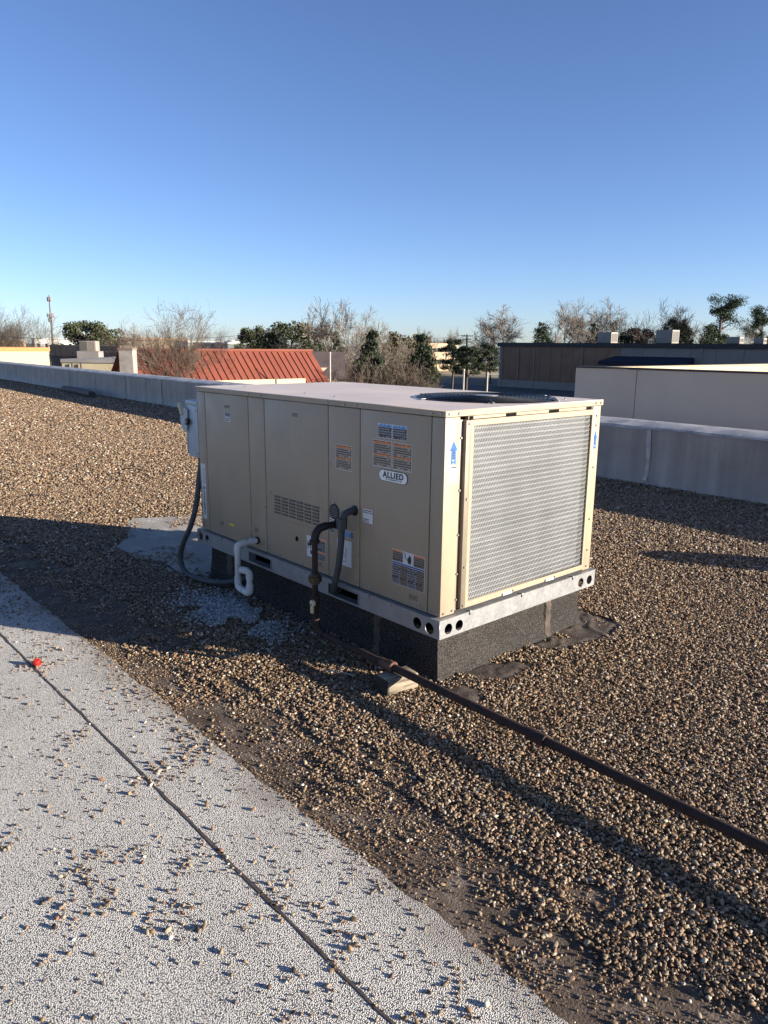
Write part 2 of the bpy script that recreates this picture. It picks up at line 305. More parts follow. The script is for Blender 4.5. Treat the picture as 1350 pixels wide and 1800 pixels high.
def inpoly(x, y, poly):
    r = np.zeros(np.shape(x), bool); n = len(poly)
    for i in range(n):
        x0, y0 = poly[i]; x1, y1 = poly[(i+1) % n]; c = ((y0 > y) != (y1 > y)) & (x < (x1-x0)*(y-y0)/((y1-y0) or 1e-9)+x0); r ^= c
    return r

# ------------------------------------------------------------------ roof deck, membrane
PAR0 = np.array([-0.70, 5.45]); PARD = np.array([-31.0, 1.15]); PARD = PARD/np.linalg.norm(PARD)       # inner foot line of the parapet
PARN = np.array([-PARD[1], PARD[0]])*-1                                                                # points outwards (+y)
if PARN[1] < 0: PARN = -PARN
def par(t, o=0.0): p = PAR0 + PARD*t + PARN*o; return p
A, B = par(-12), par(48)
mb = MB(); mb.add([(A[0], -9, 0), (A[0], A[1], 0), (B[0], B[1], 0), (B[0], -9, 0)], [(0, 1, 2, 3)]); ro = mb.build('roof_deck', M['bed'], smooth=0); tag(ro, 'flat gravel roof deck around the rooftop unit', kind='structure')
# white cap sheet with a wavering edge at y = -1.0, 6 mm thick
xs = np.arange(-9, 7.01, 0.02); ed = -0.992 + (vnoise(xs*1.3, xs*0, 3)-0.5)*0.035 + (vnoise(xs*4, xs*0, 5)-0.5)*0.02 + (vnoise(xs*23, xs*0, 6)-0.5)*0.016
mb = MB(); n = len(xs); vs = [(x, -8.8, 0.009) for x in xs]+[(x, e, 0.009) for x, e in zip(xs, ed)]+[(x, e+0.004, 0.0) for x, e in zip(xs, ed)]
mb.add(vs, [(i, i+1, n+i+1, n+i) for i in range(n-1)]+[(n+i, n+i+1, 2*n+i+1, 2*n+i) for i in range(n-1)]); tag(mb.build('roof_membrane', M['cap'], smooth=0), 'white mineral cap sheet beside the gravel', kind='structure')
# lap seam with its bead of tar
def strip(name, cx, cy, wid, h, material, z0=0.009, label=None):
    mb = MB(); n = len(cx); vs = []
    for x, y, w_ in zip(cx, cy, wid): vs += [(x, y-w_, z0-0.003), (x, y-w_*0.5, z0+h), (x, y+w_*0.5, z0+h*0.9), (x, y+w_, z0-0.003)]
    mb.add(vs, [(4*i+j, 4*i+4+j, 4*i+5+j, 4*i+1+j) for i in range(n-1) for j in range(3)])
    return tag(mb.build(name, material), label, kind='structure')
xs = np.arange(-9, 7, 0.02); strip('membrane_seam', xs, -1.309+(vnoise(xs*1.6, xs*0, 11)-0.5)*0.014+(vnoise(xs*14, xs*0, 13)-0.5)*0.005, 0.0055+0.006*vnoise(xs*11, xs*0, 12), 0.0018, M['tar'], label='brown tar seam across the white cap sheet')
def blob(name, poly, z, material, jit=0.03, seed=0, rim=0.004, label=None, sub=10):
    """low patch with a ragged outline"""
    P = []; r = random.Random(seed); n = len(poly)
    for i in range(n):
        a, b_ = np.array(poly[i]), np.array(poly[(i+1) % n])
        for k in range(sub): P.append(a+(b_-a)*k/sub+np.array([r.uniform(-jit, jit), r.uniform(-jit, jit)])*(0.5 if k else 0.2))
    c = np.mean(P, 0); k = len(P); vs = [(p[0], p[1], 0.001) for p in P]+[(c[0]+(p[0]-c[0])*0.975, c[1]+(p[1]-c[1])*0.975, z) for p in P]
    mb = MB(); mb.add(vs, [(i, (i+1) % k, k+(i+1) % k, k+i) for i in range(k)]+[tuple(range(k, 2*k))]); return tag(mb.build(name, material, smooth=0), label, kind='structure')
PATCH = [(-4.08, 0.32), (-3.79, 0.85), (-3.0, 0.95), (-2.2, 0.6), (-2.1, 0.07), (-2.25, -0.08), (-2.4, -0.13), (-2.63, -0.05), (-2.86, -0.17), (-3.25, -0.14), (-3.42, 0.01)]
blob('membrane_patch', PATCH, 0.012, M['cap'], 0.05, 2, label='bare white membrane patch at the left end of the unit')
BIT1 = [(-0.25, 1.10), (-0.22, 1.38), (0.05, 1.37), (0.14, 1.32), (0.17, 1.1), (0.13, 0.88), (0.07, 0.72), (-0.06, 0.72), (-0.06, 1.06)]
BIT2 = [(-0.05, 0.02), (-0.05, 0.36), (0.05, 0.50), (0.13, 0.55), (0.16, 0.40), (0.15, 0.20), (0.23, 0.03), (0.12, -0.04)]
def trowelled(name, poly, seed, label, hmax=0.012):
    """uneven hand-trowelled sheet: a small height field clipped to a ragged outline"""
    P = np.array(poly); st = 0.0125; gx = np.arange(P[:, 0].min()-0.05, P[:, 0].max()+0.05, st); gy = np.arange(P[:, 1].min()-0.05, P[:, 1].max()+0.05, st); X, Y = np.meshgrid(gx, gy, indexing='ij')
    jx = X+(fbm(X*14, Y*14, seed)-0.5)*0.09; jy = Y+(fbm(X*14+5, Y*14, seed+3)-0.5)*0.09; IN = inpoly(jx, jy, poly)
    ridge = 1-np.abs(2*fbm(X*7+Y*2, Y*4, seed+7)-1)*2.2; Z = 0.003+hmax*np.clip(fbm(X*9, Y*9, seed+9), 0, 1)*0.6+hmax*np.clip(ridge, 0, 1)**3*0.9
    near = np.zeros_like(Z)
    for dx in (-1, 0, 1):
        for dy in (-1, 0, 1): near += np.roll(np.roll(IN, dx, 0), dy, 1)
    Z = np.where(near > 8.5, Z, 0.0005); nx, ny_ = X.shape; mb = MB(); idx = -np.ones(X.shape, int); vs = []; fs = []
    ok = near > 0.5
    for a in range(nx-1):
        for b_ in range(ny_-1):
            if ok[a, b_] and ok[a+1, b_] and ok[a, b_+1] and ok[a+1, b_+1]:
                q = []
                for (c, d) in ((a, b_), (a+1, b_), (a+1, b_+1), (a, b_+1)):
                    if idx[c, d] < 0: idx[c, d] = len(vs); vs.append((X[c, d], Y[c, d], Z[c, d]))
                    q.append(idx[c, d])
                fs.append(q)
    mb.add(vs, fs); return tag(mb.build(name, M['mastic'], smooth=70), label, kind='structure')
trowelled('bitumen_patch', BIT1, 5, 'dark bitumen patch at the far corner of the kerb', 0.011)
trowelled('bitumen_patch', BIT2, 25, 'dark bitumen patch at the near corner of the kerb', 0.007)

# parapet: own wall, ragged coping membrane
pw = thing('parapet_wall', 'low grey coated parapet with pale run marks behind the gravel', 'wall', (PAR0[0], PAR0[1], 0), math.atan2(PARD[1], PARD[0])+math.pi)
n = 240; t = np.linspace(-48, 12, n)
mb = MB(); vs = []
for i, x in enumerate(t):
    w1 = 0.012*math.sin(x*1.1)+0.010*(vnoise(np.array([x*2.0]), np.array([0.0]), 4)[0]-0.5)
    vs += [(x, w1-0.035, 0.0), (x, w1-0.008, 0.05), (x, w1, 0.33), (x, w1*0.7, 0.635), (x, 0.26, 0.66), (x, 0.27, G)]
mb.add(vs, [(6*i+j, 6*i+6+j, 6*i+7+j, 6*i+1+j) for i in range(n-1) for j in range(5)]); mb.build('wall_face', M['parapet'], pw)
mb = MB(); vs = []; t = np.linspace(-48, 12, 700)
for x in t:
    a = (vnoise(np.array([x*3.1]), np.array([0.3]), 9)[0]-0.5); b2 = vnoise(np.array([x*9.0]), np.array([0.3]), 10)[0]
    vs += [(x, -0.012-0.006*b2, 0.628+0.022*a), (x, -0.010, 0.650+0.008*b2), (x, 0.05, 0.668+0.012*a), (x, 0.16, 0.684+0.018*b2), (x, 0.275, 0.70), (x, 0.29, 0.60)]
mb.add(vs, [(6*i+j, 6*i+6+j, 6*i+7+j, 6*i+1+j) for i in range(len(t)-1) for j in range(5)]); mb.build('coping', M['coping'], pw)
M['lap'] = mat('pale_lap_seam', (0.56, 0.49, 0.42), 0.7, var=0.35, scale=9)
for k, x in enumerate(np.concatenate([np.arange(-31, -8, 2.35), [-5.3, -2.6, -1.35, 0.9, 3.1]])):
    m_ = MB(); wv_ = 0.018+0.012*random.random(); m_.add([(x-wv_+0.012*math.sin(z*9+k), -0.0105-0.03*(z < 0.1)+0.014*math.sin(x*1.1)*0.0, z) if e == 0 else (x+wv_+0.012*math.sin(z*7+k), -0.0105-0.03*(z < 0.1), z) for z in np.linspace(0.06, 0.62, 12) for e in (0, 1)], [(2*i, 2*i+1, 2*i+3, 2*i+2) for i in range(11)])
    m_.v = [(a, b_-0.010, c) for a, b_, c in m_.v]; m_.build('lap_seam', M['lap'], pw)

# ------------------------------------------------------------------ gravel: scattered stones
def pebble_group(name, material, nvar=7):
    g = bpy.data.node_groups.new(name, 'GeometryNodeTree'); g.interface.new_socket('Geometry', in_out='INPUT', socket_type='NodeSocketGeometry'); g.interface.new_socket('Geometry', in_out='OUTPUT', socket_type='NodeSocketGeometry')
    N = g.nodes; L = g.links; gi = N.new('NodeGroupInput'); go = N.new('NodeGroupOutput'); inst = N.new('GeometryNodeInstanceOnPoints'); gti = N.new('GeometryNodeGeometryToInstance')
    for k in range(nvar):
        ico = N.new('GeometryNodeMeshIcoSphere'); ico.inputs['Radius'].default_value = 0.5; ico.inputs['Subdivisions'].default_value = 2
        sp = N.new('GeometryNodeSetPosition'); nz = N.new('ShaderNodeTexNoise'); nz.noise_dimensions = '4D'; nz.inputs['W'].default_value = 3.7*k; nz.inputs['Scale'].default_value = 1.5; nz.inputs['Detail'].default_value = 1
        pos = N.new('GeometryNodeInputPosition'); L.new(pos.outputs[0], nz.inputs['Vector'])
        sub = N.new('ShaderNodeVectorMath'); sub.operation = 'SUBTRACT'; sub.inputs[1].default_value = (0.5, 0.5, 0.5); L.new(nz.outputs['Color'], sub.inputs[0])
        sc = N.new('ShaderNodeVectorMath'); sc.operation = 'SCALE'; sc.inputs['Scale'].default_value = 0.75; L.new(sub.outputs[0], sc.inputs[0])
        L.new(ico.outputs[0], sp.inputs['Geometry']); L.new(sc.outputs[0], sp.inputs['Offset'])
        ss = N.new('GeometryNodeSetShadeSmooth'); sm = N.new('GeometryNodeSetMaterial'); sm.inputs['Material'].default_value = material
        L.new(sp.outputs[0], ss.inputs[0]); L.new(ss.outputs[0], sm.inputs[0]); L.new(sm.outputs[0], gti.inputs[0])
    def attr(nm, ty):
        a = N.new('GeometryNodeInputNamedAttribute'); a.data_type = ty; a.inputs[0].default_value = nm; return a.outputs[0]
    e2r = N.new('FunctionNodeEulerToRotation'); L.new(attr('rot', 'FLOAT_VECTOR'), e2r.inputs[0])
    L.new(gi.outputs[0], inst.inputs['Points']); L.new(gti.outputs[0], inst.inputs['Instance']); inst.inputs['Pick Instance'].default_value = True
    L.new(attr('idx', 'INT'), inst.inputs['Instance Index']); L.new(e2r.outputs[0], inst.inputs['Rotation']); L.new(attr('scl', 'FLOAT_VECTOR'), inst.inputs['Scale']); L.new(inst.outputs[0], go.inputs[0])
    return g
PG = pebble_group('stones', M['pebble']); PGW = pebble_group('chalk_stones', M['white_pebble'])
def stones(name, P, S, grp, label, nvar=7):
    n = len(P); me = bpy.data.meshes.new(name); me.vertices.add(n); me.vertices.foreach_set('co', np.ascontiguousarray(P, dtype=np.float32).ravel())
    R = np.stack([rng.normal(0, 0.35, n), rng.normal(0, 0.35, n), rng.uniform(0, 6.28, n)], 1).astype(np.float32)
    for nm, ty, d in (('rot', 'FLOAT_VECTOR', R), ('scl', 'FLOAT_VECTOR', S.astype(np.float32))): me.attributes.new(nm, ty, 'POINT').data.foreach_set('vector', np.ascontiguousarray(d).ravel())
    me.attributes.new('idx', 'INT', 'POINT').data.foreach_set('value', rng.integers(0, nvar, n).astype(np.int32))
    o = link(name, me); md = o.modifiers.new('stones', 'NODES'); md.node_group = grp; return tag(o, label, 'gravel', kind='stuff')
def stone_sizes(n, mean=0.0165, sig=0.33):
    a = mean*np.exp(np.clip(rng.normal(0, sig, n), -0.8, 0.62)); return np.stack([a*rng.uniform(0.95, 1.6, n), a*rng.uniform(0.75, 1.1, n), a*rng.uniform(0.45, 0.85, n)], 1)
def visible(P, mx=170, my=120):
    d = P-CAM; z = d@cf; x = 675+FPX*(d@cr)/np.maximum(z, 0.05); y = 900-FPX*(d@cu)/np.maximum(z, 0.05); return (z > 0.3) & (x > -mx) & (x < 1350+mx) & (y < 1800+my)
UNITFP = lambda x, y: (x > -2.13) & (x < -0.04) & (y > 0.04) & (y < 1.18)
def par_y(x): return PAR0[1] + (x-PAR0[0])*PARD[1]/PARD[0]
def field(x0, x1, y0, y1, dens, mean, rmin, rmax, layers=1.0):
    n = int((x1-x0)*(y1-y0)*dens); x = rng.uniform(x0, x1, n); y = rng.uniform(y0, y1, n); P = np.stack([x, y, np.zeros(n)], 1)
    r = np.hypot(x-CAM[0], y-CAM[1]); k = visible(P) & (r >= rmin) & (r < rmax) & ~UNITFP(x, y) & (y < par_y(x)-0.02)
    d = y+1.0; nz = fbm(x*3.0, y*3.0, 21); n2 = fbm(x*6.5+3, y*6.5, 31)
    f = np.ones(n)
    dw = d + (nz-0.5)*0.18
    f = np.where(dw < 0.46, np.clip((n2-0.22)*4.0, 0.12, 1), f)
    f = np.where(dw < 0.36, np.clip((n2-0.42)*3.2, 0.04, 0.9), f)
    f = np.where(dw < 0.24, np.clip((n2-0.47)*2.6, 0.03, 0.6), f)
    f = np.where(d < 0.12+0.08*(nz-0.5), np.clip((n2-0.50)*1.0, 0.015, 0.25), f)
    cl = np.clip((fbm(x*2.2+9, y*2.2, 41)-0.46)*5, 0, 1)*np.clip((n2-0.45)*5, 0, 1)
    f = np.where(d < 0.0, 0.020+0.19*cl*np.clip(1.25+d*0.9, 0.12, 1.2), f)
    f = np.where(inpoly(x, y, PATCH), np.where(fbm(x*2.5, y*2.5, 51) > 0.56, 0.7, 0.012), f)
    f = np.where(inpoly(x, y, BIT1) | inpoly(x, y, BIT2), np.clip((n2-0.38)*2.6, 0.08, 0.9), f)
    low = np.clip((0.62-fbm(x*1.4, y*1.4, 61))*6, 0.80, 1); f = f*np.where(d > 0.6, low, 1)
    k &= rng.uniform(0, 1, n) < f
    x, y, d, f = x[k], y[k], d[k], f[k]; m = len(x); S = stone_sizes(m, mean)*np.where(d < 0, rng.choice([0.65, 0.8, 1.05], m), 1.0)[:, None]
    z = np.where(d < 0, 0.009, 0.0)+S[:, 2]*0.42 + np.where(f > 0.55, rng.uniform(0, 1, m)*0.010, 0)
    return np.stack([x, y, z], 1), S
PS = [field(-2, 3.2, -2.6, 2, 21000, 0.0074, 0, 3.3), field(-4, 3.2, -3.2, 3.2, 16500, 0.0081, 3.3, 5.2), field(-8, 2.5, -3.2, 5.5, 9800, 0.0105, 5.2, 8.5), field(-16, 2, -3, 6, 4800, 0.0150, 8.5, 14), field(-34, -6, -1, 7, 2000, 0.0225, 14, 34)]
P = np.concatenate([p for p, s in PS]); S = np.concatenate([s for p, s in PS]); print('stones', [len(p) for p, s in PS])
on = P[:, 1] < -1.0
stones('gravel', P[~on], S[~on], PG, 'rounded tan and brown roofing gravel covering the deck')
# loose stones strewn on the cap sheet
stones('loose_gravel', P[on], S[on], PG, 'loose pebbles strewn on the white cap sheet')
n = 60000; x = rng.uniform(-3.2, 2.2, n); y = rng.uniform(-1.16, -0.35, n); q = fbm(x*5, y*5, 81); k = visible(np.stack([x, y, x*0], 1)) & (rng.uniform(0, 1, n) < np.clip((q-0.36)*3.2, 0.05, 1)*np.where(y < -1.0, 0.35*np.clip((y+1.16)/0.16, 0, 1), 1)); x, y = x[k], y[k]; S = stone_sizes(len(x), 0.0040)
stones('grit', np.stack([x, y, np.where(y < -0.995, 0.0105, 0.002)], 1), S, PG, 'fine grit washed along the edge of the cap sheet')
# chalky stones below the condensate drain
n = 9000; x = rng.normal(-1.38, 0.20, n); y = rng.normal(-0.24, 0.09, n); k = (y < 0.03) & (fbm(x*5, y*5, 71) > 0.44); x, y = x[k], y[k]; S = stone_sizes(len(x), 0.0075)
stones('chalky_gravel', np.stack([x, y, 0.012+rng.uniform(0, 0.018, len(x))], 1), S, PGW, 'chalk-whitened pebbles below the condensate drain')

# ------------------------------------------------------------------ the rooftop unit
U = thing('rooftop_unit', 'tan packaged rooftop air conditioner with warning labels and perforated coil guard', 'air conditioner')
LX, WY, Z0, Z1 = -2.145, 1.17, 0.338, 1.222
core = MB(); core.box((LX+0.012, 0.012, Z0), (-0.05, WY-0.012, Z1)); core.build('inner_cabinet', M['seam'], U, smooth=0)
def panel(x0, x1, name='panel', z0=Z0, z1=Z1-0.002):
    return bbox((x0, 0.0, z0), (x1, 0.02, z1), 0.003).build(name, M['tan'], U)
g = 0.0028
panel(LX, -2.045-g, 'corner_post'); panel(-2.045+g, -1.547-g); panel(-1.547+g, -1.380-g); heat = panel(-1.380+g, -0.801-g, 'heat_panel')
panel(-0.801+g, -0.554-g); panel(-0.554+g, -0.080-g)
# corner posts wrapping to the coil side; far end walls
bbox((-0.080+g, 0.0, Z0), (0.0, 0.092, Z1-0.002), 0.003).build('corner_post', M['tan'], U)
bbox((-0.06, 1.102, Z0), (0.0, WY, Z1-0.002), 0.003).build('corner_post', M['tan'], U)
bbox((LX, 0.022, Z0), (LX+0.02, WY, Z1-0.002), 0.003).build('end_panel', M['tan'], U)
bbox((LX+0.022, WY-0.02, Z0), (-0.062, WY, Z1-0.002), 0.003).build('back_panel', M['tan'], U)
# coil side: flange, dark angle, frame, fins, expanded-metal guard
bbox((-0.03, 0.0945, Z0+0.01), (-0.004, 0.112, Z1-0.015), 0.002).build('flange', M['tan'], U)
ang = bbox((-0.03, 0.114, Z0+0.016), (0.016, 0.1475, Z1-0.017), 0.003).build('angle_strip', M['brownstrip'], U)
fr = MB(); y0, y1, z0, z1 = 0.149, 1.1005, 0.350, 1.204; my0, my1, mz0, mz1 = 0.175, 1.086, 0.376, 1.178
me = plate([(y0, z0), (y1, z0), (y1, z1), (y0, z1)], [[(my0, mz0), (my1, mz0), (my1, mz1), (my0, mz1)]], 0.012)
me.transform(Matrix(((0, 0, 1, 0.0), (1, 0, 0, 0), (0, 1, 0, 0), (0, 0, 0, 1)))); setmat(me, M['tan']); guard = link('guard_frame', me, U)
c = MB(); c.add([(-0.024, y0, z0), (-0.024, y1, z0), (-0.024, y1, z1), (-0.024, y0, z1)], [(0, 1, 2, 3)]); c.build('coil', M['coil'], U, smooth=0)
# expanded metal: zig-zag strands with depth
gm = MB(); rows = 72; colsn = 84; pz = (mz1-mz0+0.02)/rows; py = (my1-my0+0.02)/colsn; hw = 0.00215
for j in range(rows+1):
    zc = mz0-0.01+j*pz; vs = []
    for i in range(2*colsn+1):
        yy = my0-0.01+i*py/2; up = pz*0.5 if (i+j) % 2 else -pz*0.5; xx = -0.0045+(0.0012 if i % 2 else -0.0012)
        vs += [(xx, yy, zc+up-hw*1.25), (xx+0.0005, yy, zc+up+hw*1.25)]
    gm.add(vs, [(2*i, 2*i+2, 2*i+3, 2*i+1) for i in range(2*colsn)])
go_ = gm.build('guard_mesh', M['guard'], U, smooth=0); go_['kind'] = 'stuff'
hd = MB(); hd.box((-0.025, 0.149, 1.2062), (-0.006, 1.1, 1.2195)); hd.build('header_gap', M['tan'], U, smooth=0)
for (a, b2) in ((0.155, 0.178), (0.403, 0.475), (0.728, 0.806), (1.045, 1.09)): MB().box((-0.02, a, 1.2068), (-0.003, b2, 1.2188)).build('slot', M['dark_in'], U, smooth=0)
for (a, b2) in ((0.42, 0.49), (0.76, 0.83)): bbox((-0.01, a, 0.3505), (0.0135, b2, 0.362), 0.002).build('clip', M['lab_white'], U); MB().box((0.0062, b2+0.002, 0.352), (0.0085, b2+0.014, 0.362)).build('slot', M['dark_in'], U, smooth=0)
# lid with turned-down edge
lid = MB(); o_ = 0.007
lid_me = plate([(LX-o_, -o_), (o_, -o_), (o_, WY+o_), (LX-o_, WY+o_)], [circ(-0.41, 0.735, 0.362, 64)], 0.003)
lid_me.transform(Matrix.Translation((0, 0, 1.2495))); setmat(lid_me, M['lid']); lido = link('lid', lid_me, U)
e = MB(); e.box((LX-o_, -o_, 1.2235), (o_, -o_+0.003, 1.2478)); e.box((o_-0.003, -o_+0.0032, 1.2235), (o_, WY+o_, 1.2478)); e.box((LX-o_, -o_+0.0032, 1.2235), (LX-o_+0.003, WY+o_, 1.2478)); e.box((LX-o_+0.0032, WY+o_-0.003, 1.2235), (o_-0.0032, WY+o_, 1.2478))
e.build('lid_edge', M['tan'], lido, smooth=0)
scr_me = MB().lathe((0, 0, 0), [(0.0062, 0), (0.0062, 0.002), (0.0045, 0.004), (0.0045, 0.0055)], 'y', 8).mesh('screw', M['screw'])
scr_x = scr_me.copy(); scr_x.transform(Matrix.Rotation(math.pi/2, 4, 'Z'))
def screw(x, z, y=0.0, parent=U): return link('screw', scr_me, parent, (x, y, z))
def screwx(y, z, x=0.0, parent=U): return link('screw', scr_x, parent, (x, 0+y, z))
for x in (-2.13, -2.10, -1.53, -1.40, -0.795, -0.665, -0.57, -0.075, -0.02): screw(x, 1.236, -o_, lido)
for y in (0.015, 0.075, 1.11, 1.155): screwx(y, 1.236, o_, lido)
for x, z in ((-2.09, 0.36), (-1.395, 0.605), (-1.393, 0.53), (-1.36, 0.40), (-1.36, 0.355), (-1.335, 0.70), (-0.86, 0.69), (-0.79, 0.73), (-0.755, 0.735), (-0.785, 0.93), (-0.70, 0.70), (-0.787, 0.50), (-0.787, 0.365), (-0.57, 0.365), (-0.565, 0.50), (-0.50, 0.36), (-0.47, 0.36), (-0.065, 0.352), (-0.02, 0.352), (-0.15, 0.355), (-0.13, 0.357), (-1.27, 0.353), (-1.24, 0.353), (-1.03, 0.353)): screw(x, z)
for y, z in ((0.02, 0.352), (0.075, 0.354), (0.103, 1.13), (0.103, 0.90), (0.103, 0.70), (0.103, 0.52), (0.103, 0.40)): screwx(y, z, 0.0 if y < 0.09 else -0.004)
for z in (1.19, 0.86, 0.55, 0.37): screwx(0.131, z, 0.016)
for z in (1.17, 1.12, 0.9, 0.62, 0.45, 0.36): screwx(1.135, z, 0.0)
for (a, y) in ((-1.9, 0.2), (-1.2, 0.15), (-0.9, 0.12), (-0.62, 0.5), (-0.15, 0.45), (-0.12, 1.02), (-0.72, 0.98)): link('screw', MB().lathe((0, 0, 0), [(0.006, 0), (0.006, 0.003), (0.003, 0.006)], 'z', 8).mesh('screw', M['screw']), lido, (a, y, 1.251))
# fan: opening, blades, wire grille
FC = (-0.41, 0.735)
fan = link('fan_shroud', MB().lathe((0, 0, 0), [(0.364, 0.0), (0.361, 0.002), (0.355, -0.02), (0.352, -0.19), (0.10, -0.19)], 'z', 48).mesh('fan_shroud', M['black_metal']), U, (FC[0], FC[1], 1.2515))
hubm = MB().lathe((0, 0, 0), [(0.075, -0.13), (0.075, -0.06), (0.05, -0.045), (0.02, -0.045)], 'z', 20).mesh('fan_motor', M['black_metal']); link('fan_motor', hubm, fan)
bl = MB()
for k in range(4):
    a0 = k*math.pi/2
    vs = []
    for i in range(7):
        r_ = 0.07+0.27*i/6
        for j in range(5): a = a0+(-0.38+0.76*j/4)*(0.85+0.2*i/6); vs.append((r_*math.cos(a), r_*math.sin(a), -0.11+0.055*(j/4-0.5)))
    me = MB(); me.add(vs, [(5*i+j, 5*i+j+1, 5*i+6+j, 5*i+5+j) for i in range(6) for j in range(4)]); me.build('fan_blade', M['galv'], fan)
for k in range(15):
    r_ = 0.055+0.021*k + (0.006 if k == 14 else 0); me = MB(); pts = [(r_*math.cos(2*math.pi*i/56), r_*math.sin(2*math.pi*i/56), 0.013-0.006*(k/14)**3) for i in range(57)]; me.tube(pts, 0.0022, 6, caps=False); me.build('guard_ring', M['black_metal'], fan)
for k in range(6):
    a = k*math.pi/3+0.25; MB().tube([(0.05*math.cos(a), 0.05*math.sin(a), 0.010), (0.25*math.cos(a), 0.25*math.sin(a), 0.010), (0.372*math.cos(a), 0.372*math.sin(a), 0.006)], 0.0032, 6).build('guard_spoke', M['black_metal'], fan)
    bbox((0, 0, 0), (0.03, 0.014, 0.006), 0.0015).build('guard_clip', M['galv'], fan, loc=(0.365*math.cos(a), 0.365*math.sin(a), 0.001), rot=(0, 0, a))
link('hub_plate', MB().lathe((0, 0, 0), [(0.062, 0.0115), (0.062, 0.0155), (0.02, 0.0175)], 'z', 20).mesh('hub_plate', M['galv']), fan)
# louvres in the heat panel
lv = MB(); lw, lh = 0.060, 0.0125
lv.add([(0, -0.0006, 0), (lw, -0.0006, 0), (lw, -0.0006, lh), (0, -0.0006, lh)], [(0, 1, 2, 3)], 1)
lv.add([(0, -0.001, lh), (lw, -0.001, lh), (lw-0.003, -0.007, lh-0.0035), (0.003, -0.007, lh-0.0035), (0.003, -0.006, lh-0.0045), (lw-0.003, -0.006, lh-0.0045)], [(0, 1, 2, 3), (3, 2, 5, 4), (0, 3, 4), (1, 5, 2)], 0)
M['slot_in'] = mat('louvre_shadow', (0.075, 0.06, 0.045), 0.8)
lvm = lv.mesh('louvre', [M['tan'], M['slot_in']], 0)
for i in range(6):
    for j in range(6): link('louvre', lvm, heat, (-1.297+i*0.0715, 0, 0.590+j*0.0182))
bbox((-1.306, -0.004, 0.560), (-0.90, 0.0, 0.568), 0.0015).build('ledge', M['tan'], heat)
link('knockout', MB().lathe((-1.084, 0, 0.48), [(0.014, 0), (0.014, 0.001), (0.011, 0.0012)], 'y', 16).mesh('knockout', M['dark_in']), heat)
# round flue grille
fg = link('flue_grille', MB().lathe((0, 0, 0), [(0.040, 0), (0.040, 0.003), (0.036, 0.004), (0.033, 0.001)], 'y', 28).mesh('flue_grille', M['black_metal']), U, (-0.752, 0, 0.690))
for k in range(7):
    zz = -0.027+k*0.009; h = math.sqrt(0.033**2-zz**2); MB().tube([(-h, -0.004, zz), (h, -0.004, zz)], 0.0016, 5).build('grille_bar', M['screw_paint'], fg)
# base rail with real holes and fork slots
RX0, RX1, RY0, RY1, RZ0, RZ1 = -2.172, 0.022, -0.024, 1.196, 0.245, 0.330
def rect(x0, z0, x1, z1): return [(x0, z0), (x1, z0), (x1, z1), (x0, z1)]
me = plate(rect(RX0, RZ0, RX1, RZ1), [circ(-2.125, 0.292, 0.024), circ(-2.045, 0.292, 0.024), circ(-0.118, 0.285, 0.027), circ(-0.040, 0.282, 0.027), rect(-1.535, 0.262, -1.305, 0.316), rect(-0.768, 0.258, -0.53, 0.313)], 0.003)
xz(me); me.transform(Matrix.Translation((0, RY0+0.0015, 0))); setmat(me, M['galv']); rail = link('base_rail', me, U)
me = plate(rect(RY0+0.0032, RZ0, RY1, RZ1), [circ(0.034, 0.284, 0.025), circ(0.105, 0.284, 0.025), circ(1.065, 0.284, 0.025), circ(1.145, 0.284, 0.025)], 0.003)
me.transform(Matrix(((0, 0, 1, RX1-0.0015), (1, 0, 0, 0), (0, 1, 0, 0), (0, 0, 0, 1)))); setmat(me, M['galv']); link('base_rail', me, U)
r_ = MB(); r_.box((RX0, RY0+0.0035, RZ0), (RX0+0.003, RY1, RZ1)); r_.box((RX0+0.0035, RY1-0.003, RZ0), (RX1-0.0035, RY1, RZ1)); r_.build('base_rail', M['galv'], U, smooth=0)
t_ = MB(); t_.box((RX0, RY0-0.002, RZ1+0.0005), (RX1+0.002, 0.03, RZ1+0.0035)); t_.box((-0.03, 0.0303, RZ1+0.0005), (RX1+0.002, RY1+0.002, RZ1+0.0035)); t_.box((RX0-0.002, 0.0303, RZ1+0.0005), (LX+0.03, RY1, RZ1+0.0035)); t_.build('rail_flange', M['galv'], U, smooth=0)
for (x0, x1, za, zb) in ((-1.535, -1.305, 0.262, 0.316), (-0.768, -0.53, 0.258, 0.313)):   # rolled rims of the fork pockets
    f_ = MB()
    for a, b2 in (((x0-0.003, za-0.004), (x1+0.003, za)), ((x0-0.003, zb), (x1+0.003, zb+0.003)), ((x0-0.004, za+0.0002), (x0, zb-0.0002)), ((x1, za+0.0002), (x1+0.004, zb-0.0002))): f_.box((a[0], RY0-0.006, a[1]), (b2[0], RY0+0.04, b2[1]))
    f_.build('fork_pocket', M['galv'], rail, smooth=0)
for x in (-1.87, -1.15, -0.46, -0.30): bbox((x, RY0-0.006, RZ1-0.012), (x+0.012, RY0+0.004, RZ1+0.006), 0.002).build('tab', M['galv'], rail)
for y in (0.17, 0.55, 0.98): bbox((RX1-0.006, y, RZ1-0.012), (RX1+0.006, y+0.012, RZ1+0.008), 0.002).build('tab', M['galv'], rail)
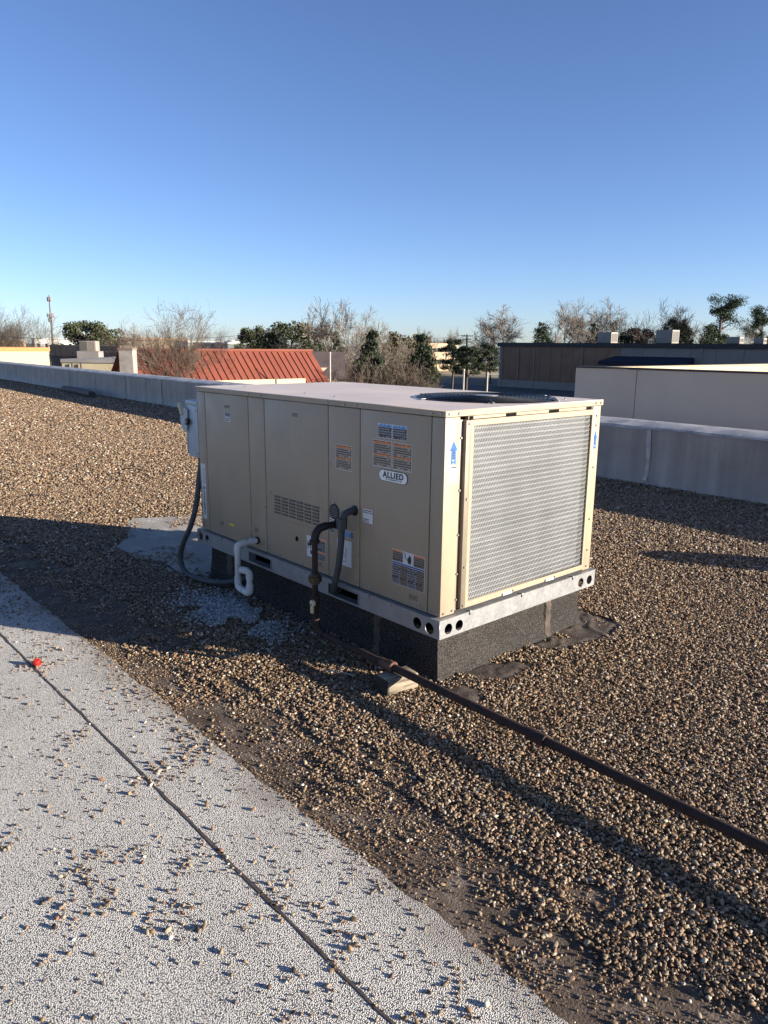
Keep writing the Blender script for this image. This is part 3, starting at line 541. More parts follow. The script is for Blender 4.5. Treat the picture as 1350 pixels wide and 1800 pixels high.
# ---- labels on the long side
def label(name, x0, z0, x1, z1, m, y=-0.001, parent=U, th=0.0008):
    cx, cz = (x0+x1)/2, (z0+z1)/2; return MB().box((x0-cx, 0, z0-cz), (x1-cx, th, z1-cz)).build(name, m, parent, smooth=0, loc=(cx, y, cz) if parent is U else (cx-parent.location[0], y-parent.location[1], cz-parent.location[2]))
def sub(lb, name, x0, z0, x1, z1, m, lift=0.0005): return label(name, x0, z0, x1, z1, m, lb.location[1]-lift, lb, 0.0004)
def warn(x0, z0, x1, z1, body, head='p_or'):
    lb = label('warning_label', x0, z0, x1, z1, M['lab_white']); e = 0.0025; h = z1-z0
    sub(lb, 'header_band', x0+e, z1-0.016, x1-e, z1-e, M[head]); sub(lb, 'text_block', x0+e, z0+h*0.52, x1-e, z1-0.017, M[body])
    sub(lb, 'header_band', x0+e, z0+h*0.42, x1-e, z0+h*0.51, M[head]); sub(lb, 'text_block', x0+e, z0+e, x1-e, z0+h*0.41, M[body]); return lb
warn(-0.740, 0.912, -0.614, 1.036, 'p_tan'); warn(-0.458, 0.963, -0.332, 1.088, 'p_tan'); warn(-0.322, 0.963, -0.197, 1.086, 'p_tan')
lb = label('notice_label', -0.425, 1.100, -0.231, 1.165, M['lab_white'])
for a in (-0.425, -0.327): sub(lb, 'header_band', a+0.002, 1.151, a+0.094, 1.163, M['p_bl']); sub(lb, 'text_block', a+0.002, 1.102, a+0.094, 1.150, M['p_bw'])
lb = label('wiring_label', -0.316, 0.426, -0.101, 0.592, M['lab_white'])
for a, b2 in ((-0.314, -0.243), (-0.172, -0.103)): sub(lb, 'header_band', a, 0.583, b2, 0.590, M['orange']); sub(lb, 'text_block', a, 0.536, b2, 0.582, M['p_bt'])
sub(lb, 'header_band', -0.314, 0.525, -0.103, 0.532, M['blue'])
for k in range(4): a = -0.314+k*0.053; sub(lb, 'text_block', a, 0.428, a+0.0515, 0.523, M['p_bt' if k % 2 else 'p_bw'])
pic = sub(lb, 'pictogram', -0.240, 0.534, -0.175, 0.590, M['lab_white'], 0.0009)
def flat_poly(name, pts, m, parent, y):   # flat printed mark, pts in panel x,z
    me = xz(plate([(p[0]-parent.location[0]-(parent.parent.location[0] if parent.parent and parent.parent is not U else 0), p[1]-parent.location[2]-(parent.parent.location[2] if parent.parent and parent.parent is not U else 0)) for p in pts], [], 0.0004)); return link(name, setmat(me, m), parent, (0, y, 0))
def marks(lb, shapes, m=None):
    if len(shapes) > 1:
        return [marks(lb, [q], m) for q in shapes][0]
    me = bpy.data.meshes.new('mark'); bm = bmesh.new()
    ox, oz = lb.matrix_basis.translation[0], lb.matrix_basis.translation[2]
    if lb.parent and lb.parent is not U: ox += lb.parent.location[0]; oz += lb.parent.location[2]
    for pts in shapes: bm.faces.new([bm.verts.new((p[0]-ox, -0.0004, p[1]-oz)) for p in pts])
    bm.to_mesh(me); bm.free(); me.materials.append(m or M['black']); return link('mark', me, lb if not (lb.parent and lb.parent is not U and lb.parent.parent is not None and lb.parent is not U and lb.parent.parent is not U) else lb.parent)
marks(pic, [[(-0.204, 0.540), (-0.190, 0.540), (-0.186, 0.556), (-0.188, 0.574), (-0.193, 0.576), (-0.198, 0.585), (-0.203, 0.572), (-0.212, 0.565), (-0.213, 0.552)], [(-0.236, 0.586), (-0.230, 0.588), (-0.222, 0.576), (-0.226, 0.570), (-0.216, 0.558), (-0.219, 0.556), (-0.232, 0.570), (-0.227, 0.576)]])
lb = label('warning_label', -0.992, 0.407, -0.828, 0.522, M['lab_white'])
for a, b2 in ((0.408, 0.443), (0.453, 0.510)): sub(lb, 'text_block', -0.904, a, -0.830, b2, M['p_bw'])
for a in (0.444, 0.511): sub(lb, 'header_band', -0.904, a, -0.830, a+0.008, M['orange'])
marks(lb, [[(-0.985, 0.495), (-0.975, 0.482), (-0.955, 0.480), (-0.945, 0.488), (-0.945, 0.474), (-0.956, 0.470), (-0.955, 0.452), (-0.962, 0.452), (-0.965, 0.468), (-0.977, 0.466), (-0.980, 0.450), (-0.985, 0.450), (-0.984, 0.476)], [(-0.962, 0.444), (-0.950, 0.444), (-0.946, 0.424), (-0.958, 0.420)]])
lb = label('white_sheet', -0.731, 0.424, -0.616, 0.558, M['lab_white'])
marks(lb, [[(-0.717, 0.520), (-0.705, 0.524), (-0.705, 0.521), (-0.717, 0.517)], [(-0.70, 0.522), (-0.66, 0.472), (-0.662, 0.470), (-0.702, 0.520)], [(-0.66, 0.52), (-0.655, 0.52), (-0.657, 0.450), (-0.660, 0.450)], [(-0.715, 0.455), (-0.690, 0.46), (-0.690, 0.457), (-0.715, 0.452)], [(-0.70, 0.444), (-0.65, 0.452), (-0.65, 0.450), (-0.70, 0.442)]])
lb = label('blue_label', -0.674, 0.575, -0.596, 0.610, M['lab_white']); sub(lb, 'text_block', -0.672, 0.577, -0.625, 0.608, M['p_bl']); sub(lb, 'text_block', -0.623, 0.577, -0.598, 0.608, M['p_bw'])
lb = label('gas_label', -0.792, 0.578, -0.748, 0.651, M['lab_white']); marks(lb, [[(-0.786, 0.645), (-0.772, 0.645), (-0.772, 0.622), (-0.777, 0.622), (-0.777, 0.64), (-0.786, 0.64)]]); sub(lb, 'text_block', -0.790, 0.580, -0.750, 0.612, M['p_bw'])
lb = label('instruction_label', -0.532, 0.676, -0.454, 0.750, M['red']); sub(lb, 'sheet', -0.530, 0.678, -0.456, 0.748, M['lab_white']); sub(lb, 'text_block', -0.528, 0.725, -0.458, 0.746, M['p_wb'], 0.001); sub(lb, 'text_block', -0.528, 0.682, -0.485, 0.702, M['p_wb'], 0.001)
marks(lb, [circ(-0.515, 0.713, 0.006, 10), circ(-0.490, 0.711, 0.006, 10), circ(-0.470, 0.713, 0.005, 10)])
lb = label('small_label', -1.806, 1.060, -1.742, 1.115, M['lab_white']); sub(lb, 'text_block', -1.803, 1.090, -1.745, 1.113, M['p_bw']); sub(lb, 'text_block', -1.803, 1.062, -1.745, 1.086, M['p_wb'])
for x0, z0, x1, z1 in ((-1.808, 1.140, -1.750, 1.157), (-1.110, 1.143, -1.062, 1.163), (-1.91, 0.395, -1.87, 0.43), (-1.51, 0.435, -1.47, 0.465), (-0.90, 0.362, -0.862, 0.395), (-0.20, 0.372, -0.145, 0.40)): label('stamp_mark', x0, z0, x1, z1, M['p_panel'])
label('yellow_tag', -1.796, 0.424, -1.742, 0.436, M['yellow'])
lb = label('barcode_label', -2.128, 0.410, -2.076, 0.768, M['lab_white'])
zz = 0.44; bars = []
while zz < 0.62: h = random.choice([0.002, 0.003, 0.005]); bars.append([(-2.108, zz), (-2.088, zz), (-2.088, zz+h), (-2.108, zz+h)]); zz += h+random.choice([0.002, 0.004])
zz = 0.64
while zz < 0.74: bars.append([(-2.098, zz), (-2.090, zz), (-2.090, zz+0.005), (-2.098, zz+0.005)]); zz += 0.008
for b_ in bars: marks(lb, [b_])
# oval maker's plate
def rrect(cx, cz, w_, h_, r_, n=8):
    out = []
    for (sx, sz, a0) in ((1, 1, 0), (-1, 1, 90), (-1, -1, 180), (1, -1, 270)):
        for k in range(n+1): a = math.radians(a0+90*k/n); out.append((cx+sx*(w_/2-r_)+r_*math.cos(a), cz+sz*(h_/2-r_)+r_*math.sin(a)))
    return out
lg = setmat(xz(plate(rrect(0, 0, 0.192, 0.054, 0.024), [], 0.003)), M['black']); badge = link('maker_plate', lg, U, (-0.317, -0.001, 0.928))
link('plate_face', setmat(xz(plate(rrect(0, 0, 0.186, 0.049, 0.0225), [], 0.003)), M['silverlogo']), badge, (0, -0.0008, 0))
t1 = text_mesh('ALLIED', 0.037, 0.0014, 0.0003, 1.14); setmat(xz(t1), M['black']); w0 = max(v.co.x for v in t1.vertices)-min(v.co.x for v in t1.vertices)
lt = link('lettering', t1, badge, (0.002, -0.0026, 0.004)); lt.scale = (0.140/w0, 1, 1.0)
t2 = text_mesh('COMMERCIAL', 0.0085, 0.0003, 0.0003, 1.3); setmat(xz(t2), M['black']); w0 = max(v.co.x for v in t2.vertices)-min(v.co.x for v in t2.vertices)
lt = link('lettering', t2, badge, (0.014, -0.0026, -0.0155)); lt.scale = (0.098/w0, 1, 1)
me = bpy.data.meshes.new('swash'); me.from_pydata([(-0.0505, -0.0026, -0.008), (-0.044, -0.0026, -0.008), (-0.036, -0.0026, -0.021), (-0.039, -0.0026, -0.021)], [], [(0, 1, 2, 3)]); me.materials.append(M['black']); link('lettering', me, badge)
# coil side stickers: blue arrows, white tag
def arrow(yc, zb, zt, hw_, sx=0.5):
    sh = hw_*0.62; pts = [(yc-sh, zb), (yc, zb+0.008), (yc+sh, zb), (yc+sh*0.9, zt-0.042), (yc+hw_, zt-0.040), (yc, zt), (yc-hw_, zt-0.040), (yc-sh*0.9, zt-0.042)]
    me = plate(pts, [], 0.0008); me.transform(Matrix(((0, 0, 1, 0.0006), (1, 0, 0, 0), (0, 1, 0, 0), (0, 0, 0, 1)))); a = link('arrow_sticker', setmat(me, M['blue']), U)
    for k in range(5):
        z = zb+0.016+k*0.011; MB().box((0.0011, yc-sh*0.45, z), (0.0013, yc+sh*(0.2+0.25*(k % 2)), z+0.005)).build('mark', M['black' if k else 'lab_white'], a, smooth=0)
arrow(0.055, 1.018, 1.119, 0.024); arrow(1.135, 0.995, 1.092, 0.017)
wt = MB().box((0.0003, 0.034, 0.939), (0.0011, 0.082, 1.012)).build('tag_sticker', M['lab_white'], U, smooth=0)
MB().box((0.0012, 0.037, 1.003), (0.0014, 0.079, 1.009)).build('mark', M['black'], wt, smooth=0)
for k in range(7): MB().box((0.0012, 0.050, 0.952+k*0.006), (0.0014, 0.060+0.010*random.random(), 0.954+k*0.006)).build('mark', M['black'], wt, smooth=0)

# ------------------------------------------------------------------ kerb under the unit
kb = thing('roof_kerb', 'black mineral-surfaced kerb under the rooftop unit', 'kerb', (-1.09, 0.61, 0))
k_ = MB(); n = 60
x0, x1, y0, y1 = -1.03, 1.035, -0.56, 0.555
ring = [(x0+(x1-x0)*i/n, y0) for i in range(n)]+[(x1, y0+(y1-y0)*i/n) for i in range(n)]+[(x1-(x1-x0)*i/n, y1) for i in range(n)]+[(x0, y1-(y1-y0)*i/n) for i in range(n)]
N_ = len(ring); vs = []
for h, off in ((0.0, 0.03), (0.03, 0.012), (0.12, 0.002), (0.238, 0.0)):
    for (x, y) in ring:
        w_ = 0.006*(vnoise(np.array([x*9+h*20]), np.array([y*9]), 5)[0]-0.5); l = math.hypot(x, y); vs.append((x+off*(1 if x > x1-1e-6 else -1 if x < x0+1e-6 else 0)+w_, y+off*(1 if y > y1-1e-6 else -1 if y < y0+1e-6 else 0)+w_, h))
k_.add(vs, [(r*N_+i, r*N_+(i+1) % N_, (r+1)*N_+(i+1) % N_, (r+1)*N_+i) for r in range(3) for i in range(N_)]+[tuple(range(3*N_, 4*N_))]); k_.build('kerb_flashing', M['flash'], kb, smooth=60)
def lap(axis, c, wd, out):      # raised lap joint of the flashing sheet
    m_ = MB(); vs = []
    for i in range(13):
        z = 0.01+0.225*i/12; j = 0.006*math.sin(i*2.1+c*9); e_ = 0.030*max(0, 1-z/0.05)**1.5
        for q, dd in ((-wd, 0.0), (-wd+0.008, 0.009), (wd-0.008, 0.011), (wd, 0.0)):
            vs.append((out+dd+e_ if axis == 'x' else c+q+j, c+q+j if axis == 'x' else -out-dd-e_, z))
    m_.add(vs, [(4*i+k, 4*i+k+1, 4*i+5+k, 4*i+4+k) for i in range(12) for k in range(3)]); m_.build('flashing_lap', M['mastic'], kb)
lap('x', 0.27, 0.028, 1.036); lap('y', 0.62, 0.03, 0.558); lap('y', -0.80, 0.04, 0.558)

# ------------------------------------------------------------------ disconnect box, conduits, drain, gas pipe
db = thing('disconnect_switch', 'grey electrical disconnect box with lever on the unit end', 'switch box', (-2.235, 0.06, 0.795))
bbox((-0.062, -0.055, 0), (0.088, 0.10, 0.352), 0.004).build('box', M['disc'], db)
bbox((-0.068, -0.062, 0.335), (0.09, 0.105, 0.362), 0.004).build('hood', M['disc'], db)
bbox((-0.072, -0.058, 0.02), (-0.063, 0.10, 0.33), 0.002).build('cover', M['disc'], db)
bbox((0.012, -0.0605, 0.004), (0.086, -0.0556, 0.33), 0.002).build('front_flange', M['disc'], db)
pl = [(-0.045, 0.17)]+[(-0.045+0.085*math.cos(math.radians(a)), 0.235+0.085*math.sin(math.radians(a))) for a in range(250, 109, -10)]+[(-0.03, 0.30)]
me = xz(plate(pl, [], 0.005)); link('lever_plate', setmat(me, M['disc']), db, (0, -0.066, 0))
hub = link('lever_hub', MB().lathe((0, 0, 0), [(0.022, 0), (0.022, 0.012), (0.014, 0.013), (0.013, 0.006)], 'y', 20).mesh('hub', M['black_metal']), db, (-0.03, -0.067, 0.225))
link('hub_cap', MB().lathe((0, 0, 0), [(0.011, 0), (0.011, 0.015), (0.008, 0.018)], 'y', 14).mesh('hub_cap', M['galv']), hub)
hd = bbox((-0.012, -0.012, 0), (0.012, 0.012, 0.085), 0.005).build('handle', M['cream'], db, loc=(-0.095, -0.07, 0.265), rot=(0, math.radians(-28), 0))
for z in (0.03, 0.30): link('screw', scr_me, db, (0.07, -0.061, z))
# supply conduit from the switch to the kerb
cn = thing('supply_conduit', 'dark flexible conduit looping down from the disconnect box', 'conduit', (-2.19, 0.0, 0.0))
pts = smooth_path([(-2.170, 0.03, 0.80), (-2.162, 0.0, 0.66), (-2.158, -0.03, 0.50), (-2.185, -0.06, 0.36), (-2.255, -0.09, 0.22), (-2.275, -0.10, 0.11), (-2.21, -0.10, 0.045), (-2.07, -0.09, 0.03), (-1.90, -0.06, 0.04), (-1.76, 0.0, 0.07), (-1.70, 0.06, 0.10)])
MB().tube([(p[0]+2.19, p[1], p[2]) for p in pts], 0.0175, 12).build('tube', M['conduit'], cn)
MB().lathe((0, 0, 0), [(0.022, 0), (0.025, 0.01), (0.025, 0.03), (0.02, 0.035)], 'z', 14).build('fitting', M['conduit'], cn, loc=(0.02, 0.03, 0.765))
# control conduit at the gas section
cc = thing('control_conduit', 'dark grey flexible conduit with elbow between labels and fork pocket', 'conduit', (-0.6, 0, 0.72))
pts = smooth_path([(-0.592, 0.0, 0.723), (-0.592, -0.035, 0.722), (-0.596, -0.062, 0.708), (-0.603, -0.07, 0.675), (-0.606, -0.07, 0.64)], 6); off = (-0.6, 0, 0.72); sh = lambda P: [tuple(np.array(p)-np.array(off)) for p in P]
MB().tube(sh(pts), 0.017, 12).build('elbow', M['conduit'], cc)
MB().lathe((0, 0, 0), [(0.026, 0), (0.026, 0.006), (0.019, 0.010)], 'y', 18).build('locknut', M['black_metal'], cc, loc=(0.008, 0, 0.003))
MB().lathe((0, 0, 0), [(0.020, -0.03), (0.026, -0.025), (0.026, 0.012), (0.028, 0.013), (0.028, 0.028), (0.020, 0.03)], 'z', 8).build('fitting', M['conduit'], cc, loc=(-0.006, -0.07, -0.055))
pts = smooth_path([(-0.606, -0.07, 0.645), (-0.612, -0.072, 0.55), (-0.626, -0.074, 0.45), (-0.655, -0.072, 0.36), (-0.690, -0.055, 0.305), (-0.725, -0.02, 0.283), (-0.745, 0.03, 0.280)])
MB().tube(sh(pts), 0.0165, 12).build('tube', M['conduit'], cc)
# condensate trap
dt = thing('condensate_trap', 'white plastic drain pipe with U-trap below the unit', 'drain pipe', (-1.49, -0.12, 0.14)); o3 = np.array([-1.49, -0.12, 0.14])
sh = lambda P: [tuple(np.array(p)-o3) for p in P]
link('black_nipple', MB().lathe((0, 0, 0), [(0.022, 0), (0.022, 0.012)], 'y', 16).mesh('nipple', M['black_metal']), dt, tuple(np.array((-1.478, 0, 0.392))-o3))
MB().tube(sh([(-1.478, -0.008, 0.392), (-1.49, -0.10, 0.386)]), 0.0165, 14).build('drain_pipe', M['pvc'], dt)
MB().tube(sh([(-1.482, -0.02, 0.391), (-1.484, -0.05, 0.389)]), 0.0206, 14).build('socket', M['pvc'], dt)
def elbow(a, b, c, r, rs, nm='elbow'):
    a, b, c = map(np.array, (a, b, c)); pts = [a+(b-a)*t for t in (0, 0.5)]+[((1-t)**2)*(a+(b-a)*0.5)+2*t*(1-t)*b+t*t*(b+(c-b)*0.5) for t in (0.2, 0.4, 0.6, 0.8)]+[b+(c-b)*t for t in (0.5, 1)]
    m_ = MB(); m_.tube(sh(pts), rs, 14); return m_.build(nm, M['pvc'], dt)
elbow((-1.487, -0.078, 0.387), (-1.492, -0.13, 0.384), (-1.493, -0.13, 0.335), 0, 0.0206)
MB().tube(sh([(-1.493, -0.13, 0.345), (-1.497, -0.13, 0.17)]), 0.0170, 14).build('drain_pipe', M['pvc'], dt)
elbow((-1.497, -0.13, 0.190), (-1.497, -0.13, 0.128), (-1.440, -0.13, 0.122), 0, 0.0212)
elbow((-1.436, -0.13, 0.122), (-1.372, -0.13, 0.118), (-1.371, -0.13, 0.172), 0, 0.0212)
MB().tube(sh([(-1.371, -0.13, 0.16), (-1.370, -0.13, 0.225)]), 0.0170, 14).build('drain_pipe', M['pvc'], dt)
MB().tube(sh([(-1.370, -0.13, 0.205), (-1.370, -0.13, 0.232), (-1.371, -0.134, 0.247), (-1.380, -0.142, 0.256), (-1.396, -0.150, 0.258), (-1.415, -0.160, 0.257)]), 0.0206, 14, caps=False).build('elbow', M['pvc'], dt)
MB().lathe((0, 0, 0), [(0.0185, 0), (0.018, 0.001)], 'z', 14).build('open_bore', M['dark_in'], dt, loc=tuple(np.array((-1.408, -0.156, 0.257))-o3), rot=(math.radians(90), 0, math.radians(-60)))
# gas line
gp = thing('gas_pipe', 'rusty gas pipe rising to the unit and running across the gravel', 'pipe', (-0.72, -0.15, 0.0)); o3 = np.array([-0.72, -0.15, 0.0])
MB().tube(sh([(-0.720, -0.15, 0.13), (-0.720, -0.15, 0.61)]), 0.0150, 14).build('riser', M['rust'], gp)
def bend(a, b, c, rs, m_): 
    a, b, c = map(np.array, (a, b, c)); pts = [a]+[((1-t)**2)*a+2*t*(1-t)*b+t*t*c for t in (0.15, 0.3, 0.45, 0.6, 0.75, 0.9)]+[c]; return MB().tube(sh(pts), rs, 14).build('elbow', m_, gp)
bend((-0.720, -0.15, 0.565), (-0.720, -0.15, 0.637), (-0.703, -0.09, 0.638), 0.0205, M['blackpipe'])
MB().tube(sh([(-0.720, -0.15, 0.558), (-0.720, -0.15, 0.572)]), 0.027, 14).build('collar', M['blackpipe'], gp)
MB().tube(sh([(-0.706, -0.10, 0.638), (-0.683, -0.012, 0.643)]), 0.0175, 14).build('nipple', M['blackpipe'], gp)
MB().tube(sh([(-0.692, -0.045, 0.641), (-0.687, -0.027, 0.642)]), 0.024, 8).build('bushing', M['brass'], gp)
MB().tube(sh([(-0.684, -0.012, 0.643), (-0.681, 0.0, 0.643)]), 0.028, 14).build('collar', M['blackpipe'], gp)
MB().lathe((0, 0, 0), [(0.020, -0.03), (0.024, -0.026), (0.024, -0.016), (0.034, -0.015), (0.034, 0.012), (0.027, 0.014), (0.024, 0.024), (0.019, 0.028)], 'z', 8).build('union_nut', M['brass'], gp, loc=(0, 0, 0.375))
vb = MB().lathe((0, 0, 0), [(0.018, -0.04), (0.023, -0.03), (0.023, 0.03), (0.018, 0.04)], 'z', 10).build('valve_body', M['rust'], gp, loc=(0, 0, 0.245))
vh = MB(); vh.lathe((0, -0.022, 0), [(0.017, 0), (0.017, 0.012), (0.012, 0.016)], 'y', 14); vh.v = [(x, y, z) for x, y, z in vh.v]
hb = bbox((-0.009, -0.038, -0.052), (0.009, -0.026, 0.0), 0.003); vh.add(hb.v, hb.f); vh.build('valve_handle', M['cream'], vb, loc=(0.016, 0, 0.01))
bend((-0.720, -0.15, 0.165), (-0.720, -0.15, 0.098), (-0.650, -0.15, 0.098), 0.0205, M['rust'])
MB().tube(sh([(-0.67, -0.15, 0.098), (-0.19, -0.15, 0.099)]), 0.0165, 14).build('run_pipe', M['rust'], gp)
MB().lathe((0, 0, 0), [(0.018, -0.045), (0.022, -0.04), (0.023, 0.0), (0.027, 0.01), (0.027, 0.04), (0.022, 0.044)], 'x', 16).build('coupling', M['rust_light'], gp, loc=tuple(np.array((-0.175, -0.15, 0.099))-o3))
MB().tube(sh([(-0.15, -0.15, 0.099), (0.8, -0.155, 0.098), (1.6, -0.165, 0.097), (6.0, -0.19, 0.097)]), 0.0180, 16).build('run_pipe', M['rust'], gp)
for xx in (0.62, 3.1): MB().tube([(xx+0.72, -0.004-0.004*xx, 0.0985), (xx+0.80, -0.004-0.004*xx, 0.0985)], 0.0245, 16).build('coupling', M['rust'], gp)
# timber rest
wb = bbox((-0.050, -0.085, 0), (0.050, 0.085, 0.074), 0.010, 3); wo = wb.build('timber_block', M['wood'], None, loc=(-0.115, -0.145, 0.004), rot=(0, 0, math.radians(-7))); bbox((-0.0485, -0.0885, 0.003), (0.0485, -0.0835, 0.071), 0.0025).build('shaded_end_grain', M['shaded_end'], wo); tag(wo, 'short weathered timber block carrying the rusty gas pipe', 'wood block')  # thin end plate added to paint the block's shaded end darker
# small litter
rc = thing('bottle_cap', 'bright red plastic cap standing on the white membrane seam', 'cap', (-1.40, -1.29, 0.012), 0.4)
MB().lathe((0, 0, 0), [(0.0145, 0), (0.0155, 0.004), (0.0155, 0.026), (0.013, 0.030)], 'z', 18).build('shell', M['red'], rc, rot=(0.25, 0.3, 0))
for k in range(12):
    a = 2*math.pi*k/12; MB().box((0.0152, -0.0012, 0.003), (0.0166, 0.0012, 0.026)).build('ridge', M['red'], rc, rot=(0.25, 0.3, a), smooth=0)
tag(MB().tube(smooth_path([(-0.43, -0.31, 0.03), (-0.37, -0.28, 0.036), (-0.30, -0.24, 0.028)]), [0.003]*8+[0.0024]*9, 6).build('twig', M['post']), 'pale dry twig on the gravel beside the timber block', 'twig')
for (px_, py_, ln, lab) in ((236, 826, 0.13, 'small dark twig lying on the gravel left of the disconnect box'), (66, 873, 0.10, 'small dark twig on the gravel near the unit shadow edge'), (246, 790, 0.10, 'small dark twig far out on the sunlit gravel')):
    p = onz(px_, py_, 0.02); tag(MB().tube(smooth_path([(p[0]-ln, p[1]-0.05, 0.028), (p[0], p[1], 0.036), (p[0]+ln*0.8, p[1]+0.09, 0.028)]), [0.006]*8+[0.004]*9, 6).build('twig', M['bark']), lab, 'twig')
dp = tag(MB().tube([(-21.6, 5.85, 0.10), (-20.2, 5.72, 0.11), (-18.6, 5.55, 0.10)], [0.10, 0.11, 0.10], 10).build('scrap_pipe', M['tar']), 'dark length of scrap pipe lying along the foot of the parapet', 'pipe')
# vent whose shadow reaches in from the right
tip = onz(1112, 975); hv = 0.62; vp = tip + SUN*(hv/SUN[2]); vt = thing('roof_vent', 'galvanised mushroom vent standing on the gravel right of the unit', 'vent', (vp[0], vp[1], 0))
MB().lathe((0, 0, 0), [(0.22, 0), (0.21, 0.02), (0.13, 0.03), (0.12, 0.40)], 'z', 20).build('stack', M['galv'], vt); MB().lathe((0, 0, 0), [(0.13, 0.30), (0.19, 0.32), (0.19, 0.50), (0.15, 0.58), (0.05, hv)], 'z', 20).build('cap', M['galv'], vt)
#BACKGROUND ------------------------------------------------------- street level
M['asphalt'] = mat('asphalt', (0.075, 0.073, 0.072), 0.9, var=0.3, scale=0.15, geo=True)
M['lawn'] = mat('dry_lawn', (0.36, 0.275, 0.15), 0.95, var=0.35, scale=0.12, geo=True, col2=(0.22, 0.18, 0.10))
M['far_ground'] = mat('town_ground', (0.17, 0.145, 0.11), 0.95, var=0.4, scale=0.03, geo=True)
M['brownwall'] = mat('brown_panel', (0.27, 0.155, 0.092), 0.8, var=0.16, scale=0.6, geo=True)
M['greywall'] = mat('grey_panel', (0.25, 0.215, 0.185), 0.8, var=0.08, scale=0.5, geo=True)
M['basewall'] = mat('base_band', (0.30, 0.27, 0.235), 0.85, var=0.15, scale=0.4, geo=True)
M['fascia'] = mat('dark_fascia', (0.03, 0.026, 0.025), 0.55, var=0.2)
M['awning'] = mat('navy_awning', (0.012, 0.017, 0.035), 0.75, var=0.2)
M['redroof'] = mat('red_metal_roof', (0.19, 0.052, 0.031), 0.6, var=0.12, scale=0.8, geo=True)
M['maroon'] = mat('maroon_shingles', (0.115, 0.085, 0.078), 0.85, var=0.2, scale=1.2, geo=True)
M['cream_wall'] = mat('cream_wall', (0.48, 0.40, 0.25), 0.85, var=0.07, scale=0.6, geo=True)
M['orange_trim'] = mat('orange_trim', (0.50, 0.20, 0.06), 0.7)
M['white_wall'] = mat('white_wall', (0.55, 0.53, 0.48), 0.8, var=0.1, scale=0.3, geo=True)
M['stone_wall'] = mat('pale_masonry', (0.42, 0.40, 0.37), 0.85, var=0.25, scale=1.5, geo=True)
M['pier'] = mat('pier_stucco', (0.27, 0.245, 0.215), 0.9, var=0.3, scale=3.0, geo=True, bstr=0.3, bscale=20)
M['brownroof'] = mat('brown_shingle', (0.17, 0.13, 0.10), 0.9, var=0.2, scale=1.0, geo=True)
M['roofgrey'] = mat('grey_roof', (0.26, 0.24, 0.22), 0.9, var=0.2, scale=0.5, geo=True)
M['green_wall'] = mat('grey_green_wall', (0.13, 0.15, 0.13), 0.8, var=0.1, scale=0.4, geo=True)
M['brick'] = mat('tan_brick', (0.36, 0.26, 0.17), 0.85, var=0.12, scale=0.5, geo=True)
M['glass'] = mat('dark_glass', (0.015, 0.017, 0.02), 0.12, var=0.2)
M['acunit'] = mat('old_unit_paint', (0.27, 0.24, 0.195), 0.6, var=0.12, scale=1.0)
M['acdark'] = mat('old_unit_grille', (0.10, 0.095, 0.085), 0.7)
M['bark_pale'] = mat('pale_bark', (0.27, 0.235, 0.19), 0.85, var=0.35, scale=1.2)
M['twig'] = mat('grey_twigs', (0.115, 0.085, 0.062), 0.9, var=0.25, scale=1.5)
M['twig_pale'] = mat('pale_twigs', (0.25, 0.21, 0.165), 0.9, var=0.25, scale=1.5)
M['timber_pole'] = mat('utility_pole_wood', (0.10, 0.075, 0.055), 0.9)
def leafmat(name, a, b):
    m, nt, bs = mat_new(name, 0.75, 0, 0.2); n = noise(nt, coord(nt), 0.9, 3); r = ramp(nt, [(0.3, a), (0.7, b)]); nt.links.new(n, r.inputs[0]); nt.links.new(r.outputs[0], bs.inputs['Base Color']); return m
M['oak'] = leafmat('live_oak_leaves', (0.030, 0.038, 0.018), (0.075, 0.080, 0.038)); M['cedar'] = leafmat('cedar_leaves', (0.020, 0.030, 0.017), (0.050, 0.062, 0.030)); M['pine'] = leafmat('pine_needles', (0.022, 0.036, 0.018), (0.060, 0.080, 0.032)); M['olive'] = leafmat('olive_brown_leaves', (0.07, 0.062, 0.035), (0.13, 0.11, 0.06))

def sheet(name, pts, z, m, label):
    mb = MB(); mb.add([(p[0], p[1], z) for p in pts], [tuple(range(len(pts)))]); return tag(mb.build(name, m, smooth=0), label, kind='structure')
sheet('ground', [(-2500, -1500), (1500, -1500), (1500, 2500), (-2500, 2500)], G-0.02, M['far_ground'], 'town ground reaching to the horizon')
sheet('parking_lot', [(-95, 8), (60, 8), (60, 93), (-95, 93)], G, M['asphalt'], 'asphalt yard between the buildings')
L0 = onz(735, 656, G); L1 = onz(735, 637, G)
sheet('lawn', [(L0[0]+60, L0[1]+10), (L0[0]-60, L0[1]-40), (L0[0]-160, L0[1]+40), (L0[0]-60, L0[1]+190)], G-0.008, M['lawn'], 'dry winter lawn beyond the yard')
r0 = onz(760, 643, G); sheet('road', [(r0[0]+60, r0[1]+62), (r0[0]-70, r0[1]-58), (r0[0]-78, r0[1]-50), (r0[0]+52, r0[1]+70)], G, M['asphalt'], 'street crossing the dry lawn')

